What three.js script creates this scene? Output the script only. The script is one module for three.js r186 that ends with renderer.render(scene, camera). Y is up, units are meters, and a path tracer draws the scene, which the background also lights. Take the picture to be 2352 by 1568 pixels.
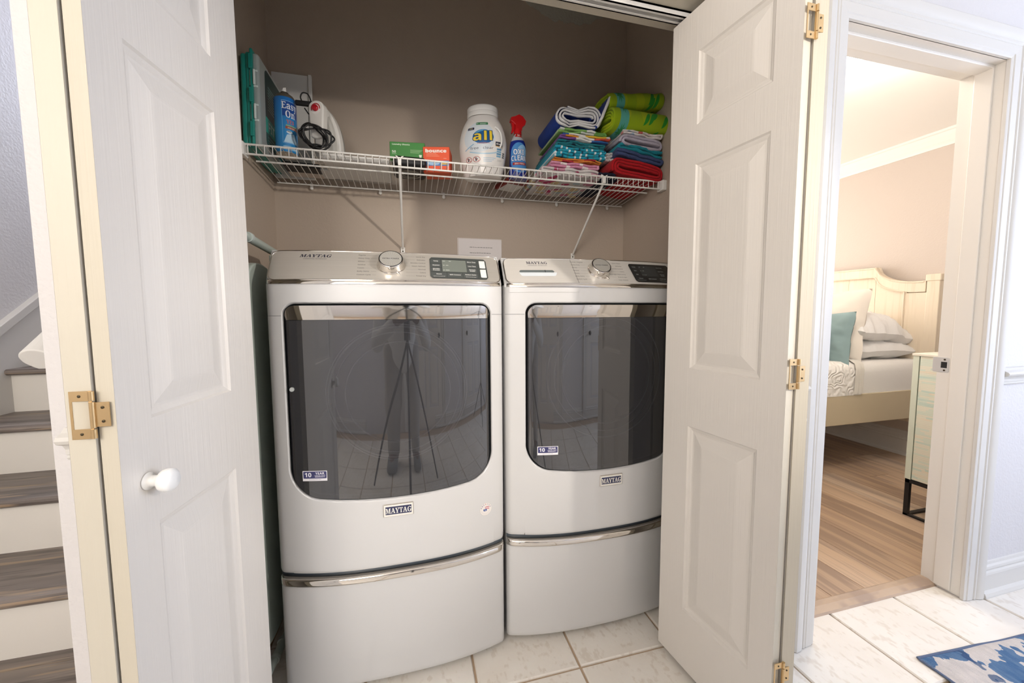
import * as THREE from 'three';
import { RoundedBoxGeometry } from 'three/addons/geometries/RoundedBoxGeometry.js';
import { mergeGeometries, mergeVertices, toCreasedNormals } from 'three/addons/utils/BufferGeometryUtils.js';
import { RectAreaLightUniformsLib } from 'three/addons/lights/RectAreaLightUniformsLib.js';

// ---------- camera, light, exposure ----------
const scene = new THREE.Scene();
const camera = new THREE.PerspectiveCamera(2 * Math.atan(784 / 882.4) * 180 / Math.PI, 2352 / 1568, 0.05, 60);
camera.rotation.order = 'YXZ';
camera.position.set(0.401, 1.169, 1.232);
camera.rotation.set(-4.37 * Math.PI / 180, -14.46 * Math.PI / 180, -0.30 * Math.PI / 180);
const renderer = new THREE.WebGLRenderer();
renderer.toneMapping = THREE.LinearToneMapping;
renderer.toneMappingExposure = 0.74;
renderer.shadowMap.enabled = true;
RectAreaLightUniformsLib.init();
scene.background = new THREE.Color(0.75, 0.85, 1.0);

function areaLight(w, h, [x, y, z], [tx, ty, tz], color, power) {
  const l = new THREE.RectAreaLight(color, power, w, h);
  l.position.set(x, y, z); l.lookAt(tx, ty, tz); scene.add(l); return l;
}
// daylight through the windows of the hall, the stairwell and the bedroom (their panes are built further down)
areaLight(1.5, 1.5, [3.84, 1.45, 1.6], [0, 1.45, 1.6], 0xcfdfff, 8.4);    // hall window, right
areaLight(1.3, 1.1, [-0.72, 2.05, 2.74], [-0.72, 2.05, 0], 0xfff8f0, 11);  // hall window behind the camera, left
areaLight(0.8, 1.2, [-0.8, 3.3, -3.88], [-0.8, 3.1, 0], 0xe2eaff, 54);    // window above the stairs
areaLight(1.7, 1.5, [3.0, 1.55, -3.08], [3.0, 1.3, 0], 0xfffdff, 6.5);      // bedroom window

// ---------- helpers ----------
const V = (x, y, z) => new THREE.Vector3(x, y, z);
function rng(s) { return () => { s = (s + 0x6d2b79f5) | 0; let t = Math.imul(s ^ (s >>> 15), 1 | s); t = (t + Math.imul(t ^ (t >>> 7), 61 | t)) ^ t; return ((t ^ (t >>> 14)) >>> 0) / 4294967296; }; }
const used = {};
const numbered = (n) => { const k = used[n] = (used[n] ?? -1) + 1; return k ? n + '_' + String(k).padStart(3, '0') : n; };
function M(name, geo, mat, parent) {
  const m = new THREE.Mesh(geo, mat); m.name = name; m.castShadow = m.receiveShadow = true;
  if (parent) parent.add(m); return m;
}
function thing(name, label, category, pos = [0, 0, 0], turn = 0, group) {
  const o = new THREE.Group(); o.name = numbered(name); scene.add(o);
  o.position.set(...pos); o.rotation.y = turn; o.userData = { label, category };
  if (group) o.userData.group = group; return o;
}
function tag(o, label, category, group) { o.name = numbered(o.name); o.userData = { label, category }; if (group) o.userData.group = group; scene.add(o); return o; }
function struct(name, geo, mat, label) { const m = M(name, geo, mat, scene); m.userData = { kind: 'structure', label }; return m; }
function structGroup(name, label, pos = [0, 0, 0], turn = 0) { const o = new THREE.Group(); o.name = name; o.position.set(...pos); o.rotation.y = turn; o.userData = { kind: 'structure', label }; scene.add(o); return o; }
// texture coordinates in metres, by the way each face looks
function uvm(g, s = 1) {
  g = g.index ? g.toNonIndexed() : g;
  const p = g.attributes.position, uv = new Float32Array(p.count * 2), a = V(), b = V(), c = V();
  for (let i = 0; i < p.count; i += 3) {
    a.fromBufferAttribute(p, i); b.fromBufferAttribute(p, i + 1); c.fromBufferAttribute(p, i + 2);
    const n = b.clone().sub(a).cross(c.clone().sub(a)), x = Math.abs(n.x), y = Math.abs(n.y), z = Math.abs(n.z);
    [a, b, c].forEach((v, k) => { const q = x > y && x > z ? [v.z, v.y] : y > z ? [v.x, v.z] : [v.x, v.y]; uv[(i + k) * 2] = q[0] * s; uv[(i + k) * 2 + 1] = q[1] * s; });
  }
  g.setAttribute('uv', new THREE.BufferAttribute(uv, 2)); return g;
}
const mrg = (list) => mergeGeometries(list.map((g) => { g = g.index ? g.toNonIndexed() : g.clone(); for (const k of Object.keys(g.attributes)) if (!['position', 'normal', 'uv'].includes(k)) g.deleteAttribute(k); return g; }));
const B = (w, h, d, x = 0, y = 0, z = 0) => uvm(new THREE.BoxGeometry(w, h, d).translate(x, y, z));
const B2 = (x0, x1, y0, y1, z0, z1) => B(x1 - x0, y1 - y0, z1 - z0, (x0 + x1) / 2, (y0 + y1) / 2, (z0 + z1) / 2);
const RB = (w, h, d, r, x = 0, y = 0, z = 0, s = 3) => uvm(new RoundedBoxGeometry(w, h, d, s, r).translate(x, y, z));
const cyl = (r0, r1, h, n = 24) => new THREE.CylinderGeometry(r0, r1, h, n);
const tube = (pts, r, seg = 40, rs = 8, closed = false) => new THREE.TubeGeometry(new THREE.CatmullRomCurve3(pts.map((p) => V(...p)), closed), seg, r, rs, closed);
function rod(a, b, r, n = 10) { const A = V(...a), C = V(...b), d = C.clone().sub(A), g = cyl(r, r, d.length(), n); g.applyQuaternion(new THREE.Quaternion().setFromUnitVectors(V(0, 1, 0), d.normalize())); return g.translate((A.x + C.x) / 2, (A.y + C.y) / 2, (A.z + C.z) / 2); }
function grid(nu, nv, f, flip = false) {
  const p = [], uv = [], ix = [];
  for (let j = 0; j <= nv; j++) for (let i = 0; i <= nu; i++) { p.push(...f(i / nu, j / nv)); uv.push(i / nu, j / nv); }
  for (let j = 0; j < nv; j++) for (let i = 0; i < nu; i++) { const a = j * (nu + 1) + i, b = a + 1, c = a + nu + 1, d = c + 1; flip ? ix.push(a, c, b, b, c, d) : ix.push(a, b, c, b, d, c); }
  const g = new THREE.BufferGeometry(); g.setAttribute('position', new THREE.Float32BufferAttribute(p, 3)); g.setAttribute('uv', new THREE.Float32BufferAttribute(uv, 2)); g.setIndex(ix); g.computeVertexNormals(); return g;
}
function strip(A, C, flip = false, n = 1) { return grid(A.length - 1, n, (u, v) => { const i = Math.round(u * (A.length - 1)), a = A[i], c = C[i]; return [0, 1, 2].map((k) => a[k] + (c[k] - a[k]) * v); }, flip); }
// a profile [[out, up]...] carried in a straight line; along 'x' it stands out toward +z
function run(profile, x0, x1) {
  const s = new THREE.Shape(profile.map(([o, u]) => new THREE.Vector2(o, u)));
  const g = new THREE.ExtrudeGeometry(s, { depth: x1 - x0, bevelEnabled: false, curveSegments: 6 });
  g.applyMatrix4(new THREE.Matrix4().set(0, 0, 1, x0, 0, 1, 0, 0, 1, 0, 0, 0, 0, 0, 0, 1));  // (out, up, along) -> (along, up, out): this mirrors, so turn the faces round
  const p = g.index ? g.toNonIndexed() : g, a = p.attributes.position;
  for (let i = 0; i < a.count; i += 3) { const t = [a.getX(i), a.getY(i), a.getZ(i)]; a.setXYZ(i, a.getX(i + 1), a.getY(i + 1), a.getZ(i + 1)); a.setXYZ(i + 1, ...t); }
  p.computeVertexNormals(); return uvm(p);
}
const poly = (pts) => new THREE.Shape(pts.map((p) => new THREE.Vector2(p[0], p[1])));
const extr = (pts, depth, bevel = 0, holes = []) => { const s = pts instanceof THREE.Shape ? pts : poly(pts); for (const h of holes) s.holes.push(new THREE.Path(h.map((p) => new THREE.Vector2(p[0], p[1])))); return new THREE.ExtrudeGeometry(s, { depth, bevelEnabled: bevel > 0, bevelSize: bevel, bevelThickness: bevel, bevelSegments: 3, curveSegments: 16 }); };
function rrect(w, h, r) { const s = new THREE.Shape(), x = -w / 2, y = -h / 2; s.moveTo(x + r, y); s.lineTo(x + w - r, y); s.absarc(x + w - r, y + r, r, -Math.PI / 2, 0); s.lineTo(x + w, y + h - r); s.absarc(x + w - r, y + h - r, r, 0, Math.PI / 2); s.lineTo(x + r, y + h); s.absarc(x + r, y + h - r, r, Math.PI / 2, Math.PI); s.lineTo(x, y + r); s.absarc(x + r, y + r, r, Math.PI, Math.PI * 1.5); return s; }
function flatUV(g, w, h) { const p = g.attributes.position, uv = g.attributes.uv; for (let i = 0; i < p.count; i++) uv.setXY(i, p.getX(i) / w + 0.5, p.getY(i) / h + 0.5); return g; }

// ---------- textures ----------
function noiseTable(n, seed) { const r = rng(seed), t = new Float32Array(n * n); for (let i = 0; i < t.length; i++) t[i] = r(); return t; }
const NT = noiseTable(64, 7);
function vn(x, y, px = 64, py = 64) {
  const xi = Math.floor(x), yi = Math.floor(y), fx = x - xi, fy = y - yi, sx = fx * fx * (3 - 2 * fx), sy = fy * fy * (3 - 2 * fy), m = (a, b) => ((a % b) + b) % b;
  const at = (a, b) => NT[(m(b, py) & 63) * 64 + (m(a, px) & 63)];
  return (at(xi, yi) * (1 - sx) + at(xi + 1, yi) * sx) * (1 - sy) + (at(xi, yi + 1) * (1 - sx) + at(xi + 1, yi + 1) * sx) * sy;
}
function fbm(u, v, fx, fy, oct = 4) { let s = 0, a = 0.5, t = 0; for (let o = 0; o < oct; o++) { s += a * vn(u * fx + o * 17, v * fy + o * 11, fx, fy); t += a; a *= 0.55; fx *= 2; fy *= 2; } return s / t; }
function dtex(w, h, fn, srgb = true, rep = 1) {
  const d = new Uint8Array(w * h * 4);
  for (let y = 0; y < h; y++) for (let x = 0; x < w; x++) { const c = fn(x / w, y / h); for (let k = 0; k < 3; k++) d[(y * w + x) * 4 + k] = Math.max(0, Math.min(255, typeof c === 'number' ? c : c[k])); d[(y * w + x) * 4 + 3] = 255; }
  const t = new THREE.DataTexture(d, w, h); t.wrapS = t.wrapT = THREE.RepeatWrapping; t.magFilter = THREE.LinearFilter; t.minFilter = THREE.LinearMipmapLinearFilter; if (srgb) t.colorSpace = THREE.SRGBColorSpace;
  if (Array.isArray(rep)) t.repeat.set(...rep); else t.repeat.set(rep, rep); t.needsUpdate = true; return t;
}
function ctex(w, h, draw) { const c = document.createElement('canvas'); c.width = w; c.height = h; const g = c.getContext('2d'); draw(g, w, h); const t = new THREE.CanvasTexture(c); t.colorSpace = THREE.SRGBColorSpace; t.wrapS = t.wrapT = THREE.ClampToEdgeWrapping; return t; }
const re = (t, rx, ry, ox = 0, oy = 0) => { const c = t.clone(); c.repeat.set(rx, ry); c.offset.set(ox, oy); c.needsUpdate = true; return c; };
const mix3 = (a, b, t) => a.map((x, i) => x + (b[i] - x) * t);
function text(g, s, x, y, size, color, o = {}) { g.save(); g.font = (o.bold ? 'bold ' : '') + (o.italic ? 'italic ' : '') + size + 'px ' + (o.font ?? 'sans-serif'); g.fillStyle = color; g.textAlign = o.align ?? 'center'; g.textBaseline = 'middle'; g.translate(x, y); if (o.rot) g.rotate(o.rot); if (o.sx) g.scale(o.sx, 1); if (o.stroke) { g.strokeStyle = o.stroke; g.lineWidth = o.lw ?? 4; g.lineJoin = 'round'; g.strokeText(s, 0, 0); } g.fillText(s, 0, 0); g.restore(); }

const S = (o) => new THREE.MeshStandardMaterial(o), P = (o) => new THREE.MeshPhysicalMaterial(o);
const rgb = (r, g, b) => new THREE.Color().setRGB(r, g, b);
const peel = dtex(256, 256, (u, v) => 255 * fbm(u, v, 32, 32, 3), false, 4);
const brushV = dtex(256, 256, (u, v) => 255 * (0.6 * fbm(u, v, 64, 4, 3) + 0.4 * fbm(u, v, 16, 2, 2)), false, [6, 2]);
const weave = dtex(256, 256, (u, v) => 255 * (0.5 * (0.5 + 0.25 * Math.sin(u * 402) + 0.25 * Math.sin(v * 402)) + 0.5 * fbm(u, v, 64, 64, 2)), false, 8);
const terry = dtex(256, 256, (u, v) => 255 * fbm(u, v, 64, 64, 2), false, 10);
const brushed = dtex(512, 256, (u, v) => 255 * fbm(u, v, 2, 128, 3), false, [2, 2]);

const mat = {
  closet: S({ color: 0xbaab9b, roughness: 0.55, bumpMap: peel, bumpScale: 0.0006 }),
  wall: S({ color: 0xd6d3d2, roughness: 0.6, bumpMap: peel, bumpScale: 0.001 }),
  bedwall: S({ color: 0xcbbfb4, roughness: 0.7, bumpMap: peel, bumpScale: 0.0006 }),
  ceil: S({ color: 0xefeae2, roughness: 0.9 }),
  trim: P({ color: 0xd8d5cf, roughness: 0.55, specularIntensity: 0.6 }),
  jamb: P({ color: 0xe6e1d8, roughness: 0.35 }),
  door: P({ color: 0xe3ddd4, roughness: 0.38, bumpMap: brushV, bumpScale: 0.0005 }),
  edge: S({ color: 0xc6beac, roughness: 0.5, bumpMap: brushV, bumpScale: 0.0004 }),
  enamel: P({ color: 0xd0cfcd, roughness: 0.3, clearcoat: 0.8, clearcoatRoughness: 0.06 }),
  chrome: S({ color: 0xe2ddd6, roughness: 0.06, metalness: 1 }),
  steel: P({ color: 0xc9c3b9, roughness: 0.34, metalness: 0.9, bumpMap: brushed, bumpScale: 0.00006 }),
  dark: S({ color: 0x17191b, roughness: 0.5 }),
  grey: S({ color: 0x6d7272, roughness: 0.45 }),
  black: S({ color: 0x121214, roughness: 0.45 }),
  white: P({ color: 0xefeeea, roughness: 0.35 }),
  wire: P({ color: 0xeceae4, roughness: 0.35, clearcoat: 0.3 }),
  brass: S({ color: 0xcfb183, roughness: 0.3, metalness: 0.85 }),
  screw: S({ color: 0x4a4232, roughness: 0.4, metalness: 0.8 }),
  sage: S({ color: 0xb4beb4, roughness: 0.5 }),
};

// ---------- floors ----------
struct('floor', B2(-1.45, 4.1, -0.09, -0.008, -0.85, 2.85), S({ color: 0xc0a88e, roughness: 0.95, bumpMap: terry, bumpScale: 0.0006 }), 'cream tiled floor of the hall and the laundry closet with tan grout');
{
  const fl = scene.getObjectByName('floor');
  const tileTex = dtex(1024, 1024, (u, v) => {
    const m = fbm(u, v, 5, 5, 5), f = fbm(u + 0.31, v, 64, 40, 3), w = fbm(u, v + 0.4, 9, 9, 4);
    let c = mix3([238, 232, 222], [224, 214, 200], Math.max(0, Math.min(1, (m - 0.42) * 1.3)));
    c = mix3(c, [200, 185, 166], Math.max(0, Math.min(0.32, (f * 0.75 + w * 0.3 - 0.6) * 2.6)));
    return c;
  });
  const tileBump = dtex(512, 512, (u, v) => 255 * fbm(u, v, 12, 12, 4), false);
  const tm = [0, 1, 2, 3].map((k) => { const t = re(tileTex, 1.1, 1.1, k * 0.27, k * 0.43); return P({ map: t, roughness: 0.42, clearcoat: 0.15, clearcoatRoughness: 0.3, bumpMap: re(tileBump, 2, 2, k * 0.3, 0), bumpScale: 0.0012 }); });
  const q = 0.3415, h = 0.1668, e = 0.1635;
  const tg = uvm(mrg([grid(1, 1, (u, v) => [-e + 2 * e * u, 0, e - 2 * e * v]), ...[0, 1, 2, 3].map((k) => grid(1, 1, (u, v) => [(v ? e : h) * (2 * u - 1), v ? 0 : -0.004, v ? e : h]).rotateY(k * Math.PI / 2)),
    ...[0, 1, 2, 3].map((k) => grid(1, 1, (u, v) => [h * (2 * u - 1), v ? -0.004 : -0.012, h]).rotateY(k * Math.PI / 2))]));
  const vary = [0, 1, 2].map((k) => { const g = tg.clone(), a = g.attributes.uv; for (let i = 0; i < a.count; i++) { const x = a.getX(i), y = a.getY(i); k & 1 ? a.setXY(i, y + 0.5 * k, -x) : a.setXY(i, x + 0.37 * k, y); } return g; });
  const r = rng(3);
  for (let i = -4; i <= 10; i++) for (let j = -3; j <= 7; j++) {
    const x = 0.57 + q * i - q / 2, z = 0.14 + q * j - q / 2;
    if (z < 0.14 && (x < -0.2 || x > 1.6) && !(z > 0.14 - q && x > 1.6)) continue;
    if (x < -1.3 || x > 3.95) continue;
    const t = M('tile', vary[Math.floor(r() * 3)], tm[Math.floor(r() * 4)], fl);
    if (z > 0.14 - q && z < 0.14 && x > 1.6) { if (x > 2.75 || x < 1.7) continue; t.scale.z = 0.001; fl.remove(t); continue; }
    t.position.set(x, (r() - 0.5) * 0.0008, z);
  }
}
// bedroom floor of separate boards
{
  const fl = struct('floor_bedroom', B2(1.66, 4.25, -0.08, -0.004, -3.2, 0.178), S({ color: 0x3a2c22, roughness: 0.8 }), 'brown wood plank floor of the bedroom');
  const wood = dtex(1024, 1024, (u, v) => {
    const g = fbm(u, v, 40, 2, 4), b = fbm(u + 0.2, v, 7, 1, 3), k = fbm(u, v + 0.5, 18, 3, 3), s = fbm(u, v, 128, 8, 2);
    let c = mix3([212, 188, 162], [192, 168, 144], Math.max(0, Math.min(1, (b - 0.3) * 2.2)));
    c = mix3(c, [156, 136, 122], Math.max(0, Math.min(0.7, (k - 0.52) * 4)));
    return mix3(c, [172, 150, 132], Math.max(0, Math.min(0.5, (g * 0.7 + s * 0.4 - 0.55) * 3)));
  });
  const wm = [0, 1, 2, 3, 4].map((k) => P({ map: re(wood, 1.6, 0.55, k * 0.21, k * 0.37), roughness: 0.42, color: [0xffffff, 0xf4eee8, 0xeae2da, 0xfaf4ee, 0xe2d9d2][k], bumpMap: re(wood, 1.6, 0.55, k * 0.21, k * 0.37), bumpScale: 0.0004 }));
  const r = rng(11), w = 0.18;
  for (let i = 0; i < 14; i++) {
    let z = 0.13, x = 1.665 + i * w; if (x + w > 4.22) break;
    while (z > -3.15) { const L = Math.min(z + 3.18, 0.75 + 0.55 * r() + (z > 0.1 ? -0.3 * r() : 0)); const p = M('plank', RB(w - 0.002, 0.014, L - 0.002, 0.0015, 0, 0, 0, 1), wm[Math.floor(r() * 5)], fl); p.position.set(x + w / 2, 0.004, z - L / 2); z -= L; }
  }
  const th = struct('trim_1', run([[0, 0], [0.058, 0], [0.054, 0.008], [0.03, 0.016], [0.006, 0.015], [0, 0.012]], 1.727, 2.53), P({ map: re(wood.clone(), 0.5, 3, 0.1, 0.1), roughness: 0.45 }), 'low wooden threshold strip between the tiles and the bedroom planks');
  th.geometry.attributes.uv.array.forEach((_, i, a) => { if (i % 2 === 0) { const t = a[i]; a[i] = a[i + 1]; a[i + 1] = t; } });
  th.position.set(0, 0, 0.124);
}
// ---------- walls ----------
{
  const hole = (x0, x1, y1) => [[x0, -0.01], [x1, -0.01], [x1, y1], [x0, y1]];
  const front = extr([[-0.315, -0.01], [-0.152, -0.01], [-0.152, 2.08], [1.442, 2.08], [1.442, -0.01], [1.727, -0.01], [1.727, 2.085], [2.53, 2.085], [2.53, -0.01], [4.0, -0.01], [4.0, 2.78], [-0.315, 2.78]], 0.12);
  struct('wall_front', uvm(front.translate(0, 0, 0.137)), mat.wall, 'pale grey wall with the closet opening and the bedroom doorway');
}
struct('wall_closet_back', B2(-0.25, 1.6, -0.01, 2.78, -0.78, -0.7), mat.closet, 'taupe back wall of the laundry closet');
struct('wall_closet_left', B2(-0.25, -0.172, -0.01, 2.78, -0.7, 0.137), mat.closet, 'taupe left wall of the laundry closet');
struct('wall_closet_right', B2(1.535, 1.6, -0.01, 2.78, -0.7, 0.137), mat.closet, 'taupe right wall of the laundry closet');
struct('ceiling', B2(-1.45, 4.1, 2.75, 2.85, 0.137, 2.85), mat.ceil, 'white hall ceiling');
struct('ceiling_closet', B2(-0.25, 1.6, 2.75, 2.85, -0.78, 0.137), mat.ceil, 'closet ceiling');
struct('wall_stairs_right', B2(-0.315, -0.25, -0.01, 5.0, -4.0, 0.137), mat.wall, 'wall between the stairs and the closet');
struct('wall_stairs_left', B2(-1.37, -1.29, -0.01, 5.0, -4.0, 0.3), mat.wall, 'grey wall on the far side of the stairs');
{ const w = extr([[-1.37, -0.01], [-0.25, -0.01], [-0.25, 5.0], [-1.37, 5.0]], 0.08, 0, [[[-1.2, 2.7], [-0.4, 2.7], [-0.4, 3.9], [-1.2, 3.9]]]); struct('wall_stairs_back', uvm(w.translate(0, 0, -4.0)), mat.wall, 'wall at the top of the stairs'); }
struct('ceiling_stairs', B2(-1.45, -0.25, 5.0, 5.08, -4.0, 0.3), mat.ceil, 'ceiling above the stairs');
struct('wall_stairs_upper', B2(-1.45, -0.25, 2.75, 5.08, 0.137, 0.25), mat.wall, 'wall above the hall ceiling at the stairwell');
struct('wall_hall_left', B2(-1.45, -1.37, -0.01, 2.8, 0.2, 2.85), mat.wall, 'left end wall of the hall');
{ // hall wall behind the camera with an entrance door opening
  const w = extr([[-1.45, -0.01], [4.0, -0.01], [4.0, 2.8], [-1.45, 2.8]], 0.1, 0, [[[-1.37, 1.5], [-0.07, 1.5], [-0.07, 2.6], [-1.37, 2.6]]]);
  struct('wall_hall_back', uvm(w.translate(0, 0, 2.75)), mat.wall, 'hall wall opposite the closet');
  const r = extr([[0.2, -0.01], [2.85, -0.01], [2.85, 2.8], [0.2, 2.8]], 0.1, 0, [[[0.85, 0.7], [2.35, 0.7], [2.35, 2.2], [0.85, 2.2]]]);
  struct('wall_hall_right', uvm(r.rotateY(-Math.PI / 2).translate(4.0, 0, 0)), mat.wall, 'right end wall of the hall with a window');
}
struct('wall_bedroom_left', B2(1.6, 1.66, -0.01, 2.55, -3.2, 0.137), mat.bedwall, 'bedroom wall behind the closet');
struct('wall_bedroom_right', B2(4.2, 4.3, -0.01, 2.55, -3.2, 0.137), mat.bedwall, 'beige bedroom wall behind the headboard');
{ const w = extr([[1.6, -0.01], [4.3, -0.01], [4.3, 2.55], [1.6, 2.55]], 0.1, 0, [[[2.15, 0.8], [3.85, 0.8], [3.85, 2.3], [2.15, 2.3]]]); struct('wall_bedroom_back', uvm(w.translate(0, 0, -3.25)), mat.bedwall, 'bedroom wall with the window'); }
struct('ceiling_bedroom', B2(1.6, 4.3, 2.46, 2.55, -3.25, 0.14), mat.ceil, 'cream bedroom ceiling');
// windows: a frame and a bright pane in each opening
function makeWindow(n, w, h, pos, turn, color, glow, label) {
  const o = structGroup('window_' + n, label, pos, turn);
  M('frame', mrg([B(w, 0.05, 0.06, 0, h / 2 - 0.025, 0), B(w, 0.05, 0.06, 0, -h / 2 + 0.025, 0), B(0.05, h, 0.06, w / 2 - 0.025, 0, 0), B(0.05, h, 0.06, -w / 2 + 0.025, 0, 0), B(w, 0.035, 0.045), B(0.03, h, 0.04)]), mat.trim, o);
  M('pane', B(w - 0.06, h - 0.06, 0.006, 0, 0, -0.02), S({ color: 0xffffff, emissive: color, emissiveIntensity: glow, roughness: 0.5 }), o);
}
makeWindow(1, 1.5, 1.5, [3.95, 1.45, 1.6], -Math.PI / 2, 0xe3edff, 4, 'bright hall window in the right end wall');
makeWindow(2, 0.8, 1.2, [-0.8, 3.3, -3.95], 0, 0xcfe0ff, 4, 'window above the stairs');
makeWindow(3, 1.7, 1.5, [3.0, 1.55, -3.18], 0, 0xffeeda, 4, 'bedroom window');
makeWindow(4, 1.3, 1.1, [-0.72, 2.05, 2.8], Math.PI, 0xfff5e8, 5, 'high window at the left of the hall behind the camera');

// ---------- stairs ----------
{
  const st = structGroup('staircase', 'stairs of dark grey-brown wooden treads and white risers', [0, 0, 0]);
  const tw = dtex(1024, 512, (u, v) => {
    const a = fbm(u, v, 3, 30, 4), b = fbm(u + 0.4, v, 2, 9, 3), s = fbm(u, v, 12, 128, 2), k = fbm(u + 0.1, v + 0.2, 4, 22, 3);
    let c = mix3([138, 127, 118], [108, 99, 93], Math.max(0, Math.min(1, (b - 0.3) * 2.2)));
    c = mix3(c, [80, 72, 67], Math.max(0, Math.min(0.7, (a * 0.7 + s * 0.35 - 0.52) * 4)));
    return mix3(c, [176, 150, 120], Math.max(0, Math.min(0.7, (k - 0.62) * 6)));
  });
  const tm = [0, 1, 2].map((k) => P({ map: re(tw, 1, 2.2, k * 0.3, k * 0.21), roughness: 0.5, bumpMap: re(tw, 1, 2.2, k * 0.3, k * 0.21), bumpScale: 0.0004 }));
  const rise = 0.1875, goz = 0.256, z0 = -0.122;
  const prof = [[-0.27, -0.025], [0.019, -0.025], [0.026, -0.019], [0.0275, -0.0125], [0.026, -0.005], [0.019, 0], [-0.27, 0]];
  const tg = run(prof, -1.288, -0.318), rg = B2(-1.288, -0.318, 0, rise - 0.025, -0.018, 0);
  for (let k = 0; k < 14; k++) {
    const zr = z0 + goz - k * goz, r = M('riser', rg, mat.jamb, st); r.position.set(0, k * rise + (k ? 0.0 : -0.005), zr);
    const t = M('tread', tg, tm[k % 3], st); t.position.set(0, (k + 1) * rise, zr);
  }
  // skirt board along the left wall with its moulded top edge
  const y = (z) => 1.137 + (-0.885 - z) * 0.71, zt = (z) => [z, y(z)];
  const sk = extr([[0.22, -0.01], [-3.4, 2.2], [-3.4, y(-3.4)], [0.22, y(0.22)]], 0.014); // (z, y)
  const toX = (g) => g.applyMatrix4(new THREE.Matrix4().set(0, 0, 1, -1.29, 0, 1, 0, 0, -1, 0, 0, 0, 0, 0, 0, 1));
  const sk2 = extr([[-0.22, -0.01], [3.4, 2.2], [3.4, y(-3.4)], [-0.22, y(0.22)]], 0.014);
  M('skirt_board', uvm(toX(sk2)), mat.trim, st);
  M('skirt_cap', uvm(toX(extr([[-0.22, y(0.22) - 0.03], [3.4, y(-3.4) - 0.03], [3.4, y(-3.4) + 0.004], [-0.22, y(0.22) + 0.004]], 0.024, 0.003))), mat.trim, st);
}
// handrail on the closet side of the stairs
{
  const s = new THREE.Shape(); s.moveTo(-0.012, -0.026); s.lineTo(0.012, -0.026); s.quadraticCurveTo(0.02, -0.02, 0.027, -0.008); s.bezierCurveTo(0.034, 0.012, 0.02, 0.026, 0, 0.027); s.bezierCurveTo(-0.02, 0.026, -0.034, 0.012, -0.027, -0.008); s.quadraticCurveTo(-0.02, -0.02, -0.012, -0.026);
  const o = thing('handrail', 'white wooden handrail with rounded profile beside the stairs', 'handrail', [-0.418, 1.069, 0.13]);
  const a = Math.atan(0.735);
  M('rail', extr(s, 3.2, 0.003).rotateY(Math.PI).rotateX(a), mat.trim, o);
  for (const d of [0.5, 1.6, 2.7]) M('bracket', mrg([rod([0, d * Math.sin(a) - 0.03, -d * Math.cos(a)], [0.04, d * Math.sin(a) - 0.07, -d * Math.cos(a)], 0.006), rod([0.04, d * Math.sin(a) - 0.07, -d * Math.cos(a)], [0.1, d * Math.sin(a) - 0.07, -d * Math.cos(a)], 0.012)]), mat.brass, o);
}
// ---------- mouldings ----------
const railP = [[0, 0], [0.008, 0.001], [0.011, 0.006], [0.008, 0.011], [0.012, 0.013], [0.013, 0.024], [0.019, 0.034], [0.033, 0.04], [0.037, 0.047], [0.033, 0.054], [0.02, 0.06], [0.012, 0.068], [0, 0.07]];
const baseP = [[0, 0], [0.03, 0], [0.03, 0.006], [0.026, 0.018], [0.016, 0.024], [0.016, 0.088], [0.02, 0.092], [0.018, 0.1], [0.012, 0.104], [0.014, 0.112], [0.012, 0.12], [0.007, 0.126], [0.005, 0.136], [0, 0.138]];
{
  const zf = 0.257;
  const r1 = structGroup('trim_2', 'white chair rail along the hall wall'), y = 0.872;
  M('moulding', run(railP, 2.62, 3.995).translate(0, y, zf), mat.trim, r1);
  M('moulding', run(railP, 1.445, 1.634).translate(0, y, zf), mat.trim, r1);
  M('moulding', run(railP, -0.287, -0.155).translate(0, y, zf), mat.trim, r1);
  const b1 = structGroup('baseboard_front', 'white stepped baseboard along the hall wall');
  M('moulding', run(baseP, 2.62, 3.995).translate(0, 0, zf), mat.trim, b1);
  M('moulding', run(baseP, 1.445, 1.628).translate(0, 0, zf), mat.trim, b1);
  M('moulding', run(baseP, -0.287, -0.155).translate(0, 0, zf), mat.trim, b1);
  struct('baseboard_back', mrg([run(baseP, -4.0, -1.0).rotateY(Math.PI).translate(0, 0, 2.75), run(baseP, 0.28, 1.37).rotateY(Math.PI).translate(0, 0, 2.75)]), mat.trim, 'white baseboard opposite the closet');
  struct('baseboard_bedroom', run(baseP, -3.2, 0.13).rotateY(-Math.PI / 2).scale(1, 1.5, 1).translate(4.2, 0, 0), mat.trim, 'white baseboard behind the bed');
  const cr = [[0, 0], [0, -0.1], [0.012, -0.1], [0.014, -0.085], [0.03, -0.07], [0.055, -0.04], [0.07, -0.018], [0.085, -0.014], [0.09, 0]];
  struct('trim_3', run(cr.map((p) => [p[0], p[1]]).reverse(), -3.2, 0.13).rotateY(-Math.PI / 2).translate(4.2, 2.46, 0), mat.ceil, 'cream crown moulding along the bedroom ceiling');
}
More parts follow.
